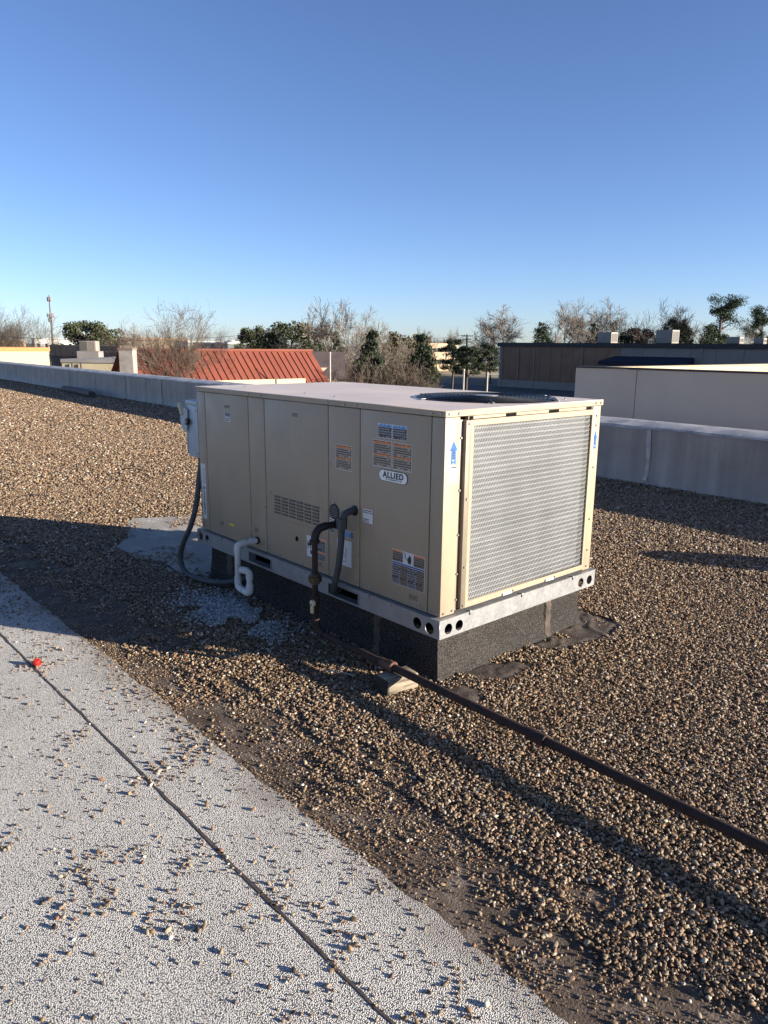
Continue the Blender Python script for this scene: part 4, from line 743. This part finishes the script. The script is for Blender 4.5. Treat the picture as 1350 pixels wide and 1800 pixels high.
# ---- neighbour's raised parapet: front panels and the sunlit return
ny = 7.6; nc = ony(1012, 647, ny); zt = 1.215
nb = thing('neighbour_parapet', 'tall plain grey stucco parapet behind the low coated parapet', 'wall', (nc[0], ny, G))
seams = [0, ony(1120, 650, ny)[0]-nc[0]]; 
while seams[-1] < 22: seams.append(seams[-1]+3.05)
for a, b2 in zip(seams[:-1], seams[1:]): bbox((a+0.004, 0, 0), (b2-0.004, 0.22, zt-G), 0.006).build('stucco_panel', M['neigh'], nb)
MB().box((0.002, 0.012, 0), (22, 0.2, zt-G-0.01)).build('wall_core', M['seam'], nb, smooth=0)
MB().box((-0.012, -0.012, zt-G+0.001), (22, 0.235, zt-G+0.022)).build('coping', M['fascia'], nb, smooth=0)
rt = thing('return_parapet', 'sunlit cream return parapet running back behind the grey one', 'wall', (nc[0], ny+0.24, G))
for k in range(6): bbox((0.0, 0.0+k*3.0, 0), (0.22, 2.992+k*3.0, zt-G-0.01), 0.006).build('stucco_panel', M['stucco'], rt)
MB().box((-0.01, 0, zt-G-0.008), (0.23, 18, zt-G+0.006)).build('coping', M['stucco'], rt, smooth=0)
MB().box((0.24, 0.01, 4.9), (22, 18, 5.1)).build('roof_slab', M['roofgrey'], rt, smooth=0)

# ---- long brown building across the yard
bp = onz(875, 679, G); BY = bp[1]; BX = bp[0]; bh = 2.15-G
bb = thing('brown_building', 'long low building of dark brown wall panels with a black fascia', 'building', (BX, BY, G))
LEN = 78.0; pw_ = 1.95; xg = ony(1081, 640, BY)[0]-BX; k = 0; x = 0.35
while x < LEN:
    grey = x > xg; m_ = M['greywall'] if grey else M['brownwall']; wd = 3.4 if grey else pw_
    MB().box((x, -0.06 if k % 2 else -0.05, 1.15), (min(x+wd-0.05, LEN), 0.1, bh-0.62)).build('wall_panel', m_, bb, smooth=0); x += wd; k += 1
MB().box((0.02, 0.02, 0), (LEN, 30, bh-0.1)).build('wall', M['stone_wall'], bb, smooth=0)
MB().box((0, -0.12, 0), (LEN, 0.015, 1.13)).build('base_band', M['basewall'], bb, smooth=0)
MB().box((-0.25, -0.25, bh-0.6), (LEN, 30.2, bh)).build('fascia', M['fascia'], bb, smooth=0)
for px_ in (883, 911, 939, 1023, 1232):
    xx = ony(px_, 640, BY)[0]-BX; MB().box((xx-0.06, -0.2, 0.3), (xx+0.06, -0.065, bh-0.62)).build('downpipe', M['basewall'], bb, smooth=0)
a0, a1 = ony(1066, 640, BY)[0]-BX, ony(1222, 640, BY)[0]-BX; z0_ = ony(1140, 643, BY)[2]-G; z1_ = ony(1140, 627, BY)[2]-G
aw = MB(); aw.add([(a0, -2.2, z0_), (a1, -2.2, z0_), (a1, -2.2, z0_+0.5), (a0, -2.2, z0_+0.5), (a1-0.2, -0.1, z1_), (a0+1.4, -0.1, z1_), (a0, -0.1, z0_), (a1, -0.1, z0_)], [(0, 1, 2, 3), (3, 2, 4, 5), (0, 3, 5, 6), (1, 7, 4, 2)]); aw.build('awning', M['awning'], bb, smooth=0)
def old_unit(px0, px1, pt, pb, label, dy=8):
    p0, p1 = ony(px0, pb, BY+dy), ony(px1, pb, BY+dy); h = ony(px0, pt, BY+dy)[2]-2.15; w_ = p1[0]-p0[0]; u = thing('roof_unit', label, 'air conditioner', (p0[0], BY+dy, 2.15), 0, 'rooftop units on the brown building')
    bbox((0, 0, 0.1), (w_, w_*0.8, h), 0.04).build('cabinet', M['acunit'], u); MB().box((0.05, 0.05, 0), (w_-0.05, w_*0.8-0.05, 0.1)).build('kerb', M['fascia'], u, smooth=0)
    for q in range(2): MB().box((w_+0.01, w_*0.8*(0.08+0.45*q), 0.3), (w_+0.03, w_*0.8*(0.46+0.45*q), h-0.2)).build('grille', M['acdark'], u, smooth=0)
old_unit(1050, 1074, 584, 600, 'pale rooftop unit beside the small dark tree on the brown building'); old_unit(1152, 1181, 580, 601, 'largest pale rooftop unit on the brown building'); old_unit(1277, 1300, 592, 602, 'low flat rooftop unit below the tall pine', 8); old_unit(1324, 1342, 594, 603, 'small rooftop unit at the right end of the brown building', 8)

# ---- red metal roof building
R0 = at(547, 618, 46); RX = R0[0]; zr = R0[2]; y2 = R0[1]; y1 = onx(232, 615, RX)[1]-0.72; RUN = 1.5
E0 = onx(528, 664, RX+RUN); ze = E0[2]; ysplit = E0[1]
rb = thing('red_roof_building', 'cream building under a sunlit red standing-seam metal roof', 'building', (RX, y1, G)); Lr = y2-y1
pan = 0.405; npan = int(Lr/pan); pan = Lr/npan; sl_ = (ze-zr)/RUN
for k in range(npan):
    yy = k*pan; run = RUN+0.12 if y1+yy < ysplit else RUN+0.75
    m_ = MB(); za = zr-G; zb = za+sl_*run
    m_.add([(0, yy, za), (run, yy, zb), (run, yy+pan-0.002, zb), (0, yy+pan-0.002, za), (0, yy, za-0.06), (run, yy, zb-0.06), (run, yy+pan-0.002, zb-0.06), (0, yy+pan-0.002, za-0.06)], [(0, 1, 2, 3), (1, 5, 6, 2), (0, 4, 5, 1), (3, 2, 6, 7), (4, 7, 6, 5)])
    po = m_.build('roof_panel', M['redroof'], rb, smooth=0)
    rbm = MB(); rbm.add([(0, yy-0.03, za), (run, yy-0.03, zb), (run, yy-0.02, zb+0.075), (0, yy-0.02, za+0.075), (0, yy+0.02, za+0.075), (run, yy+0.02, zb+0.075), (run, yy+0.03, zb), (0, yy+0.03, za)], [(0, 1, 2, 3), (3, 2, 5, 4), (4, 5, 6, 7), (1, 6, 5, 2)]); rbm.build('seam_rib', M['redroof'], po, smooth=0)
m_ = MB(); m_.add([(-0.02, 0, zr-G-0.01), (-RUN, 0, ze-G), (-RUN, Lr, ze-G), (-0.02, Lr, zr-G-0.01)], [(0, 1, 2, 3)]); m_.build('rear_slope', M['redroof'], rb, smooth=0)
MB().tube([(0, -0.05, zr-G+0.04), (0, Lr+0.05, zr-G+0.04)], 0.11, 6).build('ridge_cap', M['redroof'], rb)
MB().box((-RUN+0.3, 0.1, 0), (RUN-0.25, Lr-0.2, ze-G-0.12)).build('wall', M['cream_wall'], rb, smooth=0)
MB().box((RUN+0.12, 0.1, 0), (RUN+0.5, ysplit-y1, ze-G-0.02)).build('front_parapet', M['cream_wall'], rb, smooth=0)
m_ = MB(); m_.add([(RUN*0.6, Lr-0.1, zr-G+sl_*RUN*0.6-0.1), (-RUN+0.3, Lr-0.1, ze-G-0.1), (0, Lr-0.1, zr-G-0.1)], [(0, 1, 2)]); m_.build('gable', M['maroon'], rb, smooth=0)
mr = at(560, 618, 58); mh = thing('maroon_roof_house', 'low house with a shaded maroon-grey roof beside the red roof', 'building', (mr[0], mr[1], G))
m_ = MB(); m_.add([(-3, -1.2, mr[2]-G), (0.3, 2.2, mr[2]-G), (2.2, 1.2, mr[2]-G-2.0), (-1.2, -2.6, mr[2]-G-2.0)], [(0, 1, 2, 3)]); m_.build('roof', M['maroon'], mh, smooth=0); MB().box((-3, -1.5, 0), (0.4, 1.5, mr[2]-G-1.2)).build('wall', M['brick'], mh, smooth=0)
pl0 = at(208, 611, 34); pl1 = at(232, 611, 34); pr = thing('masonry_pier', 'pale masonry pier at the left end of the red roof', 'wall', (pl0[0], pl0[1], G)); wd = float(np.hypot(*(pl1-pl0)[:2])); pr.rotation_euler.z = math.atan2((pl1-pl0)[1], (pl1-pl0)[0])
MB().box((0, 0, 0), (wd, 0.6, pl0[2]-G-0.1)).build('shaft', M['pier'], pr, smooth=0); MB().box((-0.02, -0.03, pl0[2]-G-0.1), (wd+0.02, 0.63, pl0[2]-G+0.0)).build('cap', M['brownroof'], pr, smooth=0)

# ---- left: yellow wall, flat-roofed shop with its unit, far blocks
def block(name, label, cat, px0, px1, ptop, D, dep, wallm, D1=None, trim=None, base=G, group=None):
    a = at(px0, ptop, D); b_ = at(px1, ptop, D1 or D); v = (b_-a)[:2]; w_ = float(np.hypot(*v)); t = thing(name, label, cat, (a[0], a[1], base), math.atan2(v[1], v[0]), group); h = a[2]-base
    MB().box((0, 0, 0), (w_, dep, h-(0.25 if trim else 0))).build('wall', wallm, t, smooth=0)
    if trim: MB().box((-0.06, -0.08, h-0.25), (w_+0.06, dep+0.06, h)).build('trim', trim, t, smooth=0)
    t['w'] = w_; t['h'] = h; return t
ya = at(85, 611, 60); yb = onx(-60, 610, ya[0]); yw = thing('yellow_building', 'sunlit pale yellow building end with an orange coping', 'building', (ya[0], yb[1], G)); h = ya[2]-G; wd = ya[1]-yb[1]
MB().box((-9, 0, 0), (0, wd, h-0.28)).build('wall', M['cream_wall'], yw, smooth=0); MB().box((-9.1, -0.08, h-0.28), (0.08, wd+0.08, h)).build('coping', M['orange_trim'], yw, smooth=0)
sh_ = block('flat_roof_shop', 'low cream shop with a cluttered flat roof', 'building', 108, 212, 631, 56, 14, M['cream_wall'], 56, M['roofgrey'])
for k, (a, b2) in enumerate(((0.18, 0.2), (0.33, 0.35))): MB().tube([(sh_['w']*a, -0.12, 0), (sh_['w']*a, -0.12, sh_['h']-0.3)], 0.05, 6).build('downpipe', M['fascia'], sh_)
bm_ = block('mansard_building', 'building with a long brown shingled mansard band', 'building', 88, 208, 606, 78, 8, M['brownroof'], 76)
for q in range(12): MB().box((bm_['w']*q/12+0.02, -0.12, bm_['h']-1.1), (bm_['w']*(q+1)/12-0.02, -0.02, bm_['h']-0.1)).build('shingle_panel', M['brownroof'], bm_, smooth=0)
hp = at(140, 617, 66); hq = at(169, 617, 66); w_ = float(np.hypot(*(hq-hp)[:2])); hu = thing('louvred_roof_unit', 'grey louvred condenser standing on the shop roof before the evergreen', 'air conditioner', tuple(hp), math.atan2((hq-hp)[1], (hq-hp)[0]))
bbox((0, 0, 0), (w_, 0.9, 0.86), 0.02).build('cabinet', M['acunit'], hu); MB().box((0.03, -0.02, 0.08), (w_*0.42, -0.004, 0.8)).build('dark_side', M['acdark'], hu, smooth=0)
for q in range(4): MB().box((w_*(0.46+0.13*q), -0.02, 0.06), (w_*(0.56+0.13*q), -0.004, 0.8)).build('louvre_panel', M['greywall'], hu, smooth=0)
hb_ = MB().box((0, 0, 0), (w_*1.3, 1.2, hp[2]-G)).build('pedestal', M['roofgrey'], hu, smooth=0); hb_.location = (-w_*0.15, -0.1, -(hp[2]-G)-0.01)
FAR = [(60, 130, 594, 260, 'white_wall', 'far cream warehouse behind the mast'), (185, 330, 592, 240, 'brick', 'far tan warehouse behind the big bare tree'), (330, 432, 599, 170, 'white_wall', 'far white low building right of the big bare tree'), (400, 492, 602, 130, 'green_wall', 'grey-green shed above the red roof'), (528, 560, 607, 180, 'white_wall', 'far white building right of the utility pole'), (690, 740, 604, 260, 'brick', 'far tan building between the cedars'), (900, 1010, 604, 330, 'white_wall', 'far pale building behind the brown one'), (-40, 40, 597, 300, 'brick', 'far tan block at the left edge')]
for (a, b_, t_, D, m_, lab) in FAR:
    o = block('far_building', lab, 'building', a, b_, t_, D, 15, M[m_], D+6, M['white_wall'] if m_ == 'green_wall' else None, group='low buildings along the horizon')
    nw = max(2, int((b_-a)/14))
    for q in range(nw):
        if m_ != 'brick' or D < 200: MB().box((o['w']*(q+0.3)/nw, -0.06, o['h']-2.6*D/170), (o['w']*(q+0.62)/nw, -0.03, o['h']-1.2*D/170)).build('window', M['glass'], o, smooth=0)
for j, (px_, D) in enumerate([(375, 172), (392, 172), (420, 132), (440, 132), (462, 132), (476, 132)]):
    p = at(px_, 601, D); u = thing('rooftop_vent_box', ['white vent box on the far white roof, left one', 'white vent box on the far white roof, right one', 'leftmost white vent box on the grey-green shed', 'second white vent box on the grey-green shed', 'third white vent box on the grey-green shed', 'rightmost white vent box on the grey-green shed'][j], 'vent box', (p[0], p[1]+2, p[2]-0.9), 0.7, 'white boxes on the far roofs')
    bbox((-0.7, -0.5, 0), (0.7, 0.5, 1.3 if j % 2 else 1.0), 0.06).build('box', M['white_wall'], u); MB().box((-0.75, -0.55, -0.6), (0.75, 0.55, 0)).build('kerb', M['roofgrey'], u, smooth=0)
# tan office with two bands of windows
of = block('tan_office', 'two-storey tan brick office with dark window bands', 'building', 752, 806, 603, 190, 20, M['brick'], 205)
for (pa, pb) in ((612, 619), (633, 640)):
    za = (at(760, pb, 190)[2]-G); zb = (at(760, pa, 190)[2]-G)
    for q in range(7): MB().box((of['w']*(q+0.06)/7, -0.08, za), (of['w']*(q+0.94)/7, -0.02, zb)).build('window', M['glass'], of, smooth=0)
# poles
def pole(name, label, cat, px_, ptop, D, r, m_, arm=0, group=None):
    p = at(px_, ptop, D); t = thing(name, label, cat, (p[0], p[1], G), math.atan2(cr[1], cr[0]), group); h = p[2]-G
    MB().tube([(0, 0, 0), (0, 0, h)], [r, r*0.85], 10).build('shaft', m_, t); MB().lathe((0, 0, 0), [(r*2.2, 0), (r*2.2, 0.04), (r*1.2, 0.06)], 'z', 10).build('base', m_, t)
    return t, h
t, h = pole('steel_post', 'left of two pale steel posts behind the fan', 'post', 815.5, 651, 36, 0.05, M['post'], group='pale posts in the yard'); MB().lathe((0, 0, h), [(0.06, 0), (0.06, 0.05), (0.02, 0.07)], 'z', 8).build('cap', M['post'], t)
t, h = pole('steel_post', 'right of two pale steel posts behind the fan, with a side arm', 'post', 857, 654, 36, 0.05, M['post'], group='pale posts in the yard'); MB().box((0.04, -0.02, h-0.12), (0.55, 0.02, h-0.07)).build('arm', M['post'], t, smooth=0)
t, h = pole('steel_post', 'tall pale post between the red roof and the thicket', 'post', 580, 621, 41, 0.055, M['post'], group='pale posts in the yard'); MB().lathe((0, 0, h), [(0.065, 0), (0.065, 0.05), (0.02, 0.07)], 'z', 8).build('cap', M['post'], t)
tips = []
for px_, pt, D, lab in ((544, 575, 92, 'dark wooden utility pole beside the live oaks'), (821, 588, 150, 'distant wooden utility pole above the yard trees')):
    t, h = pole('utility_pole', lab, 'pole', px_, pt, D, 0.17, M['timber_pole'], group='wooden utility poles')
    for dz, wd in ((0.35, 1.15), (1.0, 0.8)):
        ca = MB().box((-wd, -0.07, h-dz), (wd, 0.07, h-dz+0.14)).build('crossarm', M['timber_pole'], t, smooth=0)
        for q in (-0.9, -0.45, 0.45, 0.9): MB().lathe((wd*q, 0, h-dz+0.14), [(0.05, 0), (0.06, 0.08), (0.03, 0.14)], 'z', 6).build('insulator', M['stone_wall'], ca)
    if D < 100: MB().lathe((0.28, 0, h-2.4), [(0.02, 0), (0.22, 0.05), (0.22, 0.8), (0.05, 0.9)], 'z', 10).build('transformer', M['greywall'], t)
    tips.append(np.array([t.location[0], t.location[1], G+h]))
for k, (a, b_, lab) in enumerate(((tips[0], tips[1], 'power line strung between the two utility poles'), (tips[0], at(-80, 585, 70), 'power line running left from the nearer utility pole'))):
    tag(MB().tube([a+(b_-a)*u-np.array([0, 0, 2.2*4*u*(1-u)*0.5]) for u in np.linspace(0, 1, 14)], 0.022, 4).build('power_line', M['fascia']), lab, 'cable')
mt = at(93, 605, 240); mtop = at(93, 519, 240); ms = thing('cell_mast', 'slender cell mast with antenna clusters above the rooftops', 'mast', (mt[0], mt[1], G), 0.4); H = mtop[2]-G
MB().tube([(0, 0, 0), (0, 0, H)], [0.34, 0.14], 8).build('shaft', M['twig'], ms)
for zc, n_, rr in ((H-1.2, 6, 0.6), (H-6.0, 9, 1.0), (H-7.4, 6, 0.7)):
    ring = MB().lathe((0, 0, zc), [(rr*0.9, -0.06), (rr*0.9, 0.06), (0.2, 0.07)], 'z', 12).build('platform', M['roofgrey'], ms)
    for k in range(n_): a = 2*math.pi*k/n_; bbox((-0.09, -0.06, -0.7), (0.09, 0.06, 0.7), 0.02).build('antenna', M['roofgrey'], ring, loc=(rr*math.cos(a), rr*math.sin(a), zc), rot=(0, 0, a+1.57))
# parked car on the far street
cp = onz(840, 650, G); car = thing('parked_car', 'small dark car on the street beyond the lawn', 'car', tuple(cp), 0.75); M['carpaint'] = mat('dark_car_paint', (0.02, 0.022, 0.025), 0.3)
cb = MB(); prof = [(-2.2, 0.35), (2.2, 0.35), (2.25, 0.75), (1.3, 0.95), (0.7, 1.5), (-1.6, 1.52), (-2.2, 0.95)]
cb.add([(x, -0.88, z) for x, z in prof]+[(x, 0.88, z) for x, z in prof], [tuple(range(6, -1, -1)), tuple(range(7, 14))]+[(i, (i+1) % 7, 7+(i+1) % 7, 7+i) for i in range(7)]); cb.build('body', M['carpaint'], car, smooth=0)
for x in (-1.35, 1.4):
    for y in (-0.86, 0.86): MB().lathe((x, y, 0.33), [(0.33, -0.1), (0.33, 0.1)], 'y', 14).build('wheel', M['fascia'], car)
for s_ in (-1, 1): m_ = MB(); m_.add([(-1.45, s_*0.885, 0.98), (1.05, s_*0.885, 0.98), (0.62, s_*0.885, 1.42), (-1.35, s_*0.885, 1.44)], [(0, 1, 2, 3)]); m_.build('window', M['glass'], car, smooth=0)
for s_ in (-0.6, 0.6): bbox((2.2, s_-0.18, 0.6), (2.27, s_+0.18, 0.74), 0.02).build('headlight', M['lab_white'], car)

# ------------------------------------------------------------------ trees
def bare_meshes(seed, H=10.0, spread=0.5, stems=1, levels=5, bias=0.25, r0=0.17, twig=0.011, kids=(3, 4), low=0.28):
    r = random.Random(seed); T = MB(); Cn = MB()
    def grow(p, d, L, rad, lev):
        n = 4 if lev < 3 else 3; pts = [p]; rs = [rad]; q = p.copy(); dd = d.copy()
        for i in range(n):
            dd = (dd+Vector((r.gauss(0, 1), r.gauss(0, 1), r.gauss(0, 1)))*(0.11+0.03*lev)+Vector((0, 0, bias*0.25))).normalized(); q = q+dd*(L/n); pts.append(q.copy()); rs.append(max(twig, rad*(1-0.55*(i+1)/n)))
        (T if lev < 2 else Cn).tube(pts, rs, 6 if lev < 2 else 3, caps=False)
        if lev >= levels: return
        k = r.randint(*kids) + (1 if lev >= levels-2 else 0)
        for j in range(k):
            t = low+(1-low)*(j+r.random())/k if lev == 0 else 0.2+0.8*(j+r.random())/k; i = min(n-1, int(t*n)); f = t*n-i; b = pts[i].lerp(pts[i+1], f); base = (pts[i+1]-pts[i]).normalized()
            az = r.uniform(0, 2*math.pi); perp = base.orthogonal().normalized(); perp = Matrix.Rotation(az, 3, base) @ perp
            ang = r.uniform(0.45, 0.95)*spread*2*(0.8 if lev else 1.0); nd = (base*math.cos(ang)+perp*math.sin(ang)).normalized()
            grow(b, nd, L*r.uniform(0.52, 0.78)*(1 if lev else (1.15-0.35*t)), max(twig, (rs[i]*(1-f)+rs[i+1]*f)*0.62), lev+1)
    for s in range(stems):
        a = 2*math.pi*s/max(1, stems)+r.random(); lean = 0.0 if stems == 1 else r.uniform(0.15, 0.45); grow(Vector((0.15*math.cos(a), 0.15*math.sin(a), 0))*(stems > 1), Vector((math.cos(a)*lean, math.sin(a)*lean, 1)).normalized(), H*0.55, r0*(1 if stems == 1 else 0.7), 0)
    zs = sorted(v[2] for v in Cn.v); top = zs[int(len(zs)*0.996)]; s = H/top
    for q in (T, Cn): q.v = [(x*s, y*s, z*s) for x, y, z in q.v]
    return T, Cn
BARE = {}
def bare_kind(key, bm, tm, **k): T, Cn = bare_meshes(**k); BARE[key] = (T.mesh('trunk', M[bm], 60), Cn.mesh('branches', M[tm], 0), k['H'])
bare_kind('syc1', 'bark_pale', 'twig_pale', seed=11, H=11, spread=0.46, levels=5, bias=0.38, r0=0.2, kids=(4, 5), twig=0.0135, low=0.25)
bare_kind('syc2', 'bark_pale', 'twig_pale', seed=12, H=11, spread=0.5, levels=5, bias=0.36, r0=0.2, kids=(4, 5), twig=0.0135, low=0.25)
bare_kind('brown1', 'bark', 'twig', seed=23, H=8, spread=0.40, stems=5, levels=5, bias=0.36, r0=0.14, kids=(3, 5), twig=0.0052, low=0.3)
bare_kind('bush1', 'bark', 'twig', seed=31, H=5, spread=0.5, stems=6, levels=4, bias=0.3, r0=0.09, kids=(4, 5), twig=0.0065, low=0.15)
bare_kind('dark1', 'bark', 'twig', seed=41, H=10, spread=0.5, levels=5, bias=0.35, r0=0.2, kids=(3, 5), twig=0.014)
def bare(px_, ptop, D, key, label, rz=0.0, wide=1.0, group='leafless trees beyond the roof'):
    p = at(px_, ptop, D); H = p[2]-G; a, b_, h0 = BARE[key]; t = thing('bare_tree', label, 'tree', (p[0], p[1], G), rz, group); s = H/h0
    for nm, me in (('trunk', a), ('crown', b_)): o = link(nm, me, t); o.scale = (s*wide, s*wide, s)
def leaf_tree_mesh(seed, H, R, zc0, shape, nclump, nleaf, leaf, matl, trunkr, layered=False):
    g = np.random.default_rng(seed); Cs = []; T = MB()
    T.tube([(0, 0, 0), (0.05*R, 0.03*R, H*0.35), (0.02*R, -0.04*R, H*0.7), (0, 0, H*0.92)], [trunkr, trunkr*0.8, trunkr*0.5, trunkr*0.2], 8)
    for k in range(nclump):
        u = (k+0.5)/nclump if layered else g.uniform(0, 1); z = zc0+(H-zc0)*u; rr = R*shape(u); a = g.uniform(0, 6.283); q = rr*math.sqrt(g.uniform(0.12, 1)); c = np.array([q*math.cos(a), q*math.sin(a), z]); Cs.append((c, g.uniform(0.20, 0.36)*R*(0.6+0.4*shape(u))))
        if k % 2 == 0: T.tube([(0, 0, max(0.15*H, z-0.35*q-0.2)), tuple(c*np.array([0.55, 0.55, 1])-np.array([0, 0, 0.08*q])), tuple(c)], [trunkr*0.32, trunkr*0.2, trunkr*0.08], 4, caps=False)
    V = []
    for c, s in Cs:
        d = g.normal(0, 1, (nleaf, 3)); d /= np.linalg.norm(d, axis=1)[:, None]; p = c+d*(s*g.uniform(0.02, 1.35, nleaf)**0.6)[:, None]*np.array([1, 1, 0.62])
        a = g.normal(0, 1, (nleaf, 3)); a /= np.linalg.norm(a, axis=1)[:, None]; b = np.cross(a, g.normal(0, 1, (nleaf, 3))); b /= np.linalg.norm(b, axis=1)[:, None]
        l = leaf*g.uniform(0.6, 1.4, (nleaf, 1)); V.append(np.stack([p-a*l, p+b*l*0.45, p+a*l, p-b*l*0.45], 1))
    V = np.concatenate(V).reshape(-1, 3); n = len(V)//4; me = bpy.data.meshes.new('crown'); me.vertices.add(len(V)); me.vertices.foreach_set('co', V.astype(np.float32).ravel()); me.loops.add(4*n); me.loops.foreach_set('vertex_index', np.arange(4*n, dtype=np.int32)); me.polygons.add(n); me.polygons.foreach_set('loop_start', np.arange(0, 4*n, 4, dtype=np.int32)); me.update(); me.validate(); me.materials.append(M[matl])
    return T.mesh('trunk', M['bark'], 50), me, H
dome = lambda u: math.sqrt(max(0.03, 1-(1.7*u-0.75)**2*0.9)); cone = lambda u: max(0.06, 1-u)**0.8; flat = lambda u: 0.45+0.55*math.sin(math.pi*min(1, u*0.9+0.12))
LEAF = {'oak1': leaf_tree_mesh(51, 8, 3.6, 2.2, dome, 60, 150, 0.16, 'oak', 0.3), 'oak2': leaf_tree_mesh(52, 8, 3.8, 1.8, dome, 55, 150, 0.16, 'oak', 0.3), 'cedar': leaf_tree_mesh(53, 9, 2.8, 1.0, lambda u: max(0.08, (1-u**1.8)), 60, 150, 0.15, 'cedar', 0.25), 'pine': leaf_tree_mesh(54, 12, 4.0, 4.0, lambda u: 0.25+0.75*abs(math.sin(u*7.5+0.6))*(1-0.45*u), 54, 270, 0.11, 'pine', 0.34), 'spruce': leaf_tree_mesh(55, 9, 3.4, 1.0, cone, 60, 110, 0.14, 'pine', 0.2), 'olive': leaf_tree_mesh(56, 7, 3.0, 0.8, dome, 50, 140, 0.13, 'olive', 0.2), 'lolly': leaf_tree_mesh(57, 7, 2.0, 3.0, dome, 40, 150, 0.13, 'cedar', 0.16)}
def leafy(px_, ptop, D, key, label, rz=0.0, wide=1.0, group='evergreen trees beyond the roof'):
    p = at(px_, ptop, D); H = p[2]-G; a, b_, h0 = LEAF[key]; t = thing('evergreen_tree', label, 'tree', (p[0], p[1], G), rz, group); s = H/h0
    for nm, me in (('trunk', a), ('crown', b_)): o = link(nm, me, t); o.scale = (s*wide, s*wide, s)
bare(8, 541, 80, 'brown1', 'bushy bare tree at the left edge behind the yellow wall', 0.3, 1.0)
bare(298, 546, 39, 'brown1', 'large many-stemmed bare tree in front of the red roof', 1.3, 0.95)
bare(362, 585, 42, 'brown1', 'lower bare tree at the right flank of the big one', 2.6, 0.55)
bare(607, 531, 70, 'syc1', 'tall pale bare sycamore rising right of the live oaks', 0.5, 1.0)
bare(650, 548, 74, 'syc2', 'tall pale bare sycamore leaning over the cedars', 2.1, 0.9)
bare(618, 640, 46, 'bush1', 'leafless thicket at the foot of the tall sycamore', 0.2, 1.0); bare(680, 636, 44, 'bush1', 'leafless thicket in the middle beside the pale post', 1.2, 1.1); bare(705, 640, 44, 'bush1', 'leafless thicket at the right end nearest the lawn', 2.7, 0.9); bare(592, 622, 60, 'bush1', 'leafless thicket behind the end of the red roof', 2.0, 0.9)
bare(886, 541, 150, 'syc2', 'pale bare tree over the left end of the brown building', 0.9, 1.4); bare(978, 531, 145, 'syc1', 'pale bare tree over the middle of the brown wall', 3.0, 1.35); bare(1068, 530, 150, 'syc2', 'pale bare tree above the left rooftop unit', 4.4, 1.1); bare(1030, 560, 160, 'syc1', 'small pale bare tree between the two larger ones', 5.2, 1.0)
bare(1222, 533, 140, 'dark1', 'dark bare tree left of the tall pine', 0.4, 1.1); bare(1165, 558, 140, 'dark1', 'low dark bare tree behind the largest rooftop unit', 2.4, 1.1); bare(1310, 562, 160, 'syc1', 'pale bare tree between the two pines', 2.9, 0.8)
bare(432, 578, 230, 'syc1', 'far bare tree left of the live oaks', 1.9, 1.2); bare(762, 578, 210, 'dark1', 'far bare tree above the cedars', 0.8, 1.0); bare(792, 580, 215, 'dark1', 'far bare tree above the tan office', 3.4, 0.9); bare(235, 572, 120, 'syc2', 'hazy bare tree left behind the big one', 1.1, 1.0); bare(725, 600, 75, 'dark1', 'brown bare tree in front of the right cedar', 4.1, 0.8); bare(865, 598, 130, 'dark1', 'brown bare tree at the corner of the brown building', 1.4, 0.9)
leafy(150, 570, 88, 'oak1', 'broad dark evergreen behind the shop roof, left half', 0.2, 0.9); leafy(178, 569, 92, 'oak2', 'broad dark evergreen behind the shop roof, right half', 1.7, 0.85)
leafy(442, 580, 125, 'oak1', 'leftmost live oak behind the grey-green shed', 0.6, 0.75); leafy(472, 576, 125, 'oak2', 'second live oak behind the grey-green shed', 2.1, 0.75); leafy(512, 571, 100, 'oak1', 'largest live oak left of the utility pole', 3.3, 1.0); leafy(549, 586, 105, 'oak2', 'live oak right behind the nearer utility pole', 4.5, 0.75); leafy(528, 604, 80, 'oak2', 'low live oak in front of the utility pole', 5.0, 1.0)
leafy(655, 588, 47, 'cedar', 'upright cedar in the middle of the thicket', 0.4, 0.75); leafy(682, 588, 80, 'olive', 'olive-brown tree between the cedars', 1.4, 1.1); leafy(716, 592, 82, 'olive', 'brownish tree left of the right cedar', 2.4, 1.0); leafy(742, 594, 52, 'cedar', 'dark round cedar at the edge of the lawn', 3.1, 0.85); leafy(590, 588, 95, 'cedar', 'dark cedar behind the tall sycamore', 4.1, 1.0)
leafy(797, 598, 105, 'lolly', 'left of the dark round-crowned trees on the lawn', 0.5, 1.0); leafy(822, 610, 100, 'lolly', 'low dark round-crowned tree on the lawn', 1.5, 1.1); leafy(858, 606, 108, 'lolly', 'dark round-crowned tree against the brown building', 2.5, 0.9)
leafy(1270, 522, 135, 'pine', 'tall flat-crowned pine above the low rooftop unit', 0.7, 0.95); leafy(1344, 540, 135, 'pine', 'flat-crowned pine at the right edge', 2.9, 0.85); leafy(955, 570, 140, 'spruce', 'small dark conifer behind the brown wall', 0.3, 1.1); leafy(1045, 571, 142, 'spruce', 'small dark conifer left of the first rooftop unit', 1.3, 0.9); leafy(1120, 580, 140, 'oak1', 'low dark evergreen between the rooftop units', 1.9, 0.85); leafy(1194, 562, 138, 'oak2', 'dark evergreen right of the largest rooftop unit', 2.2, 0.6)
for o in COL.objects:
    for k_ in ('w', 'h'):
        if k_ in o: del o[k_]
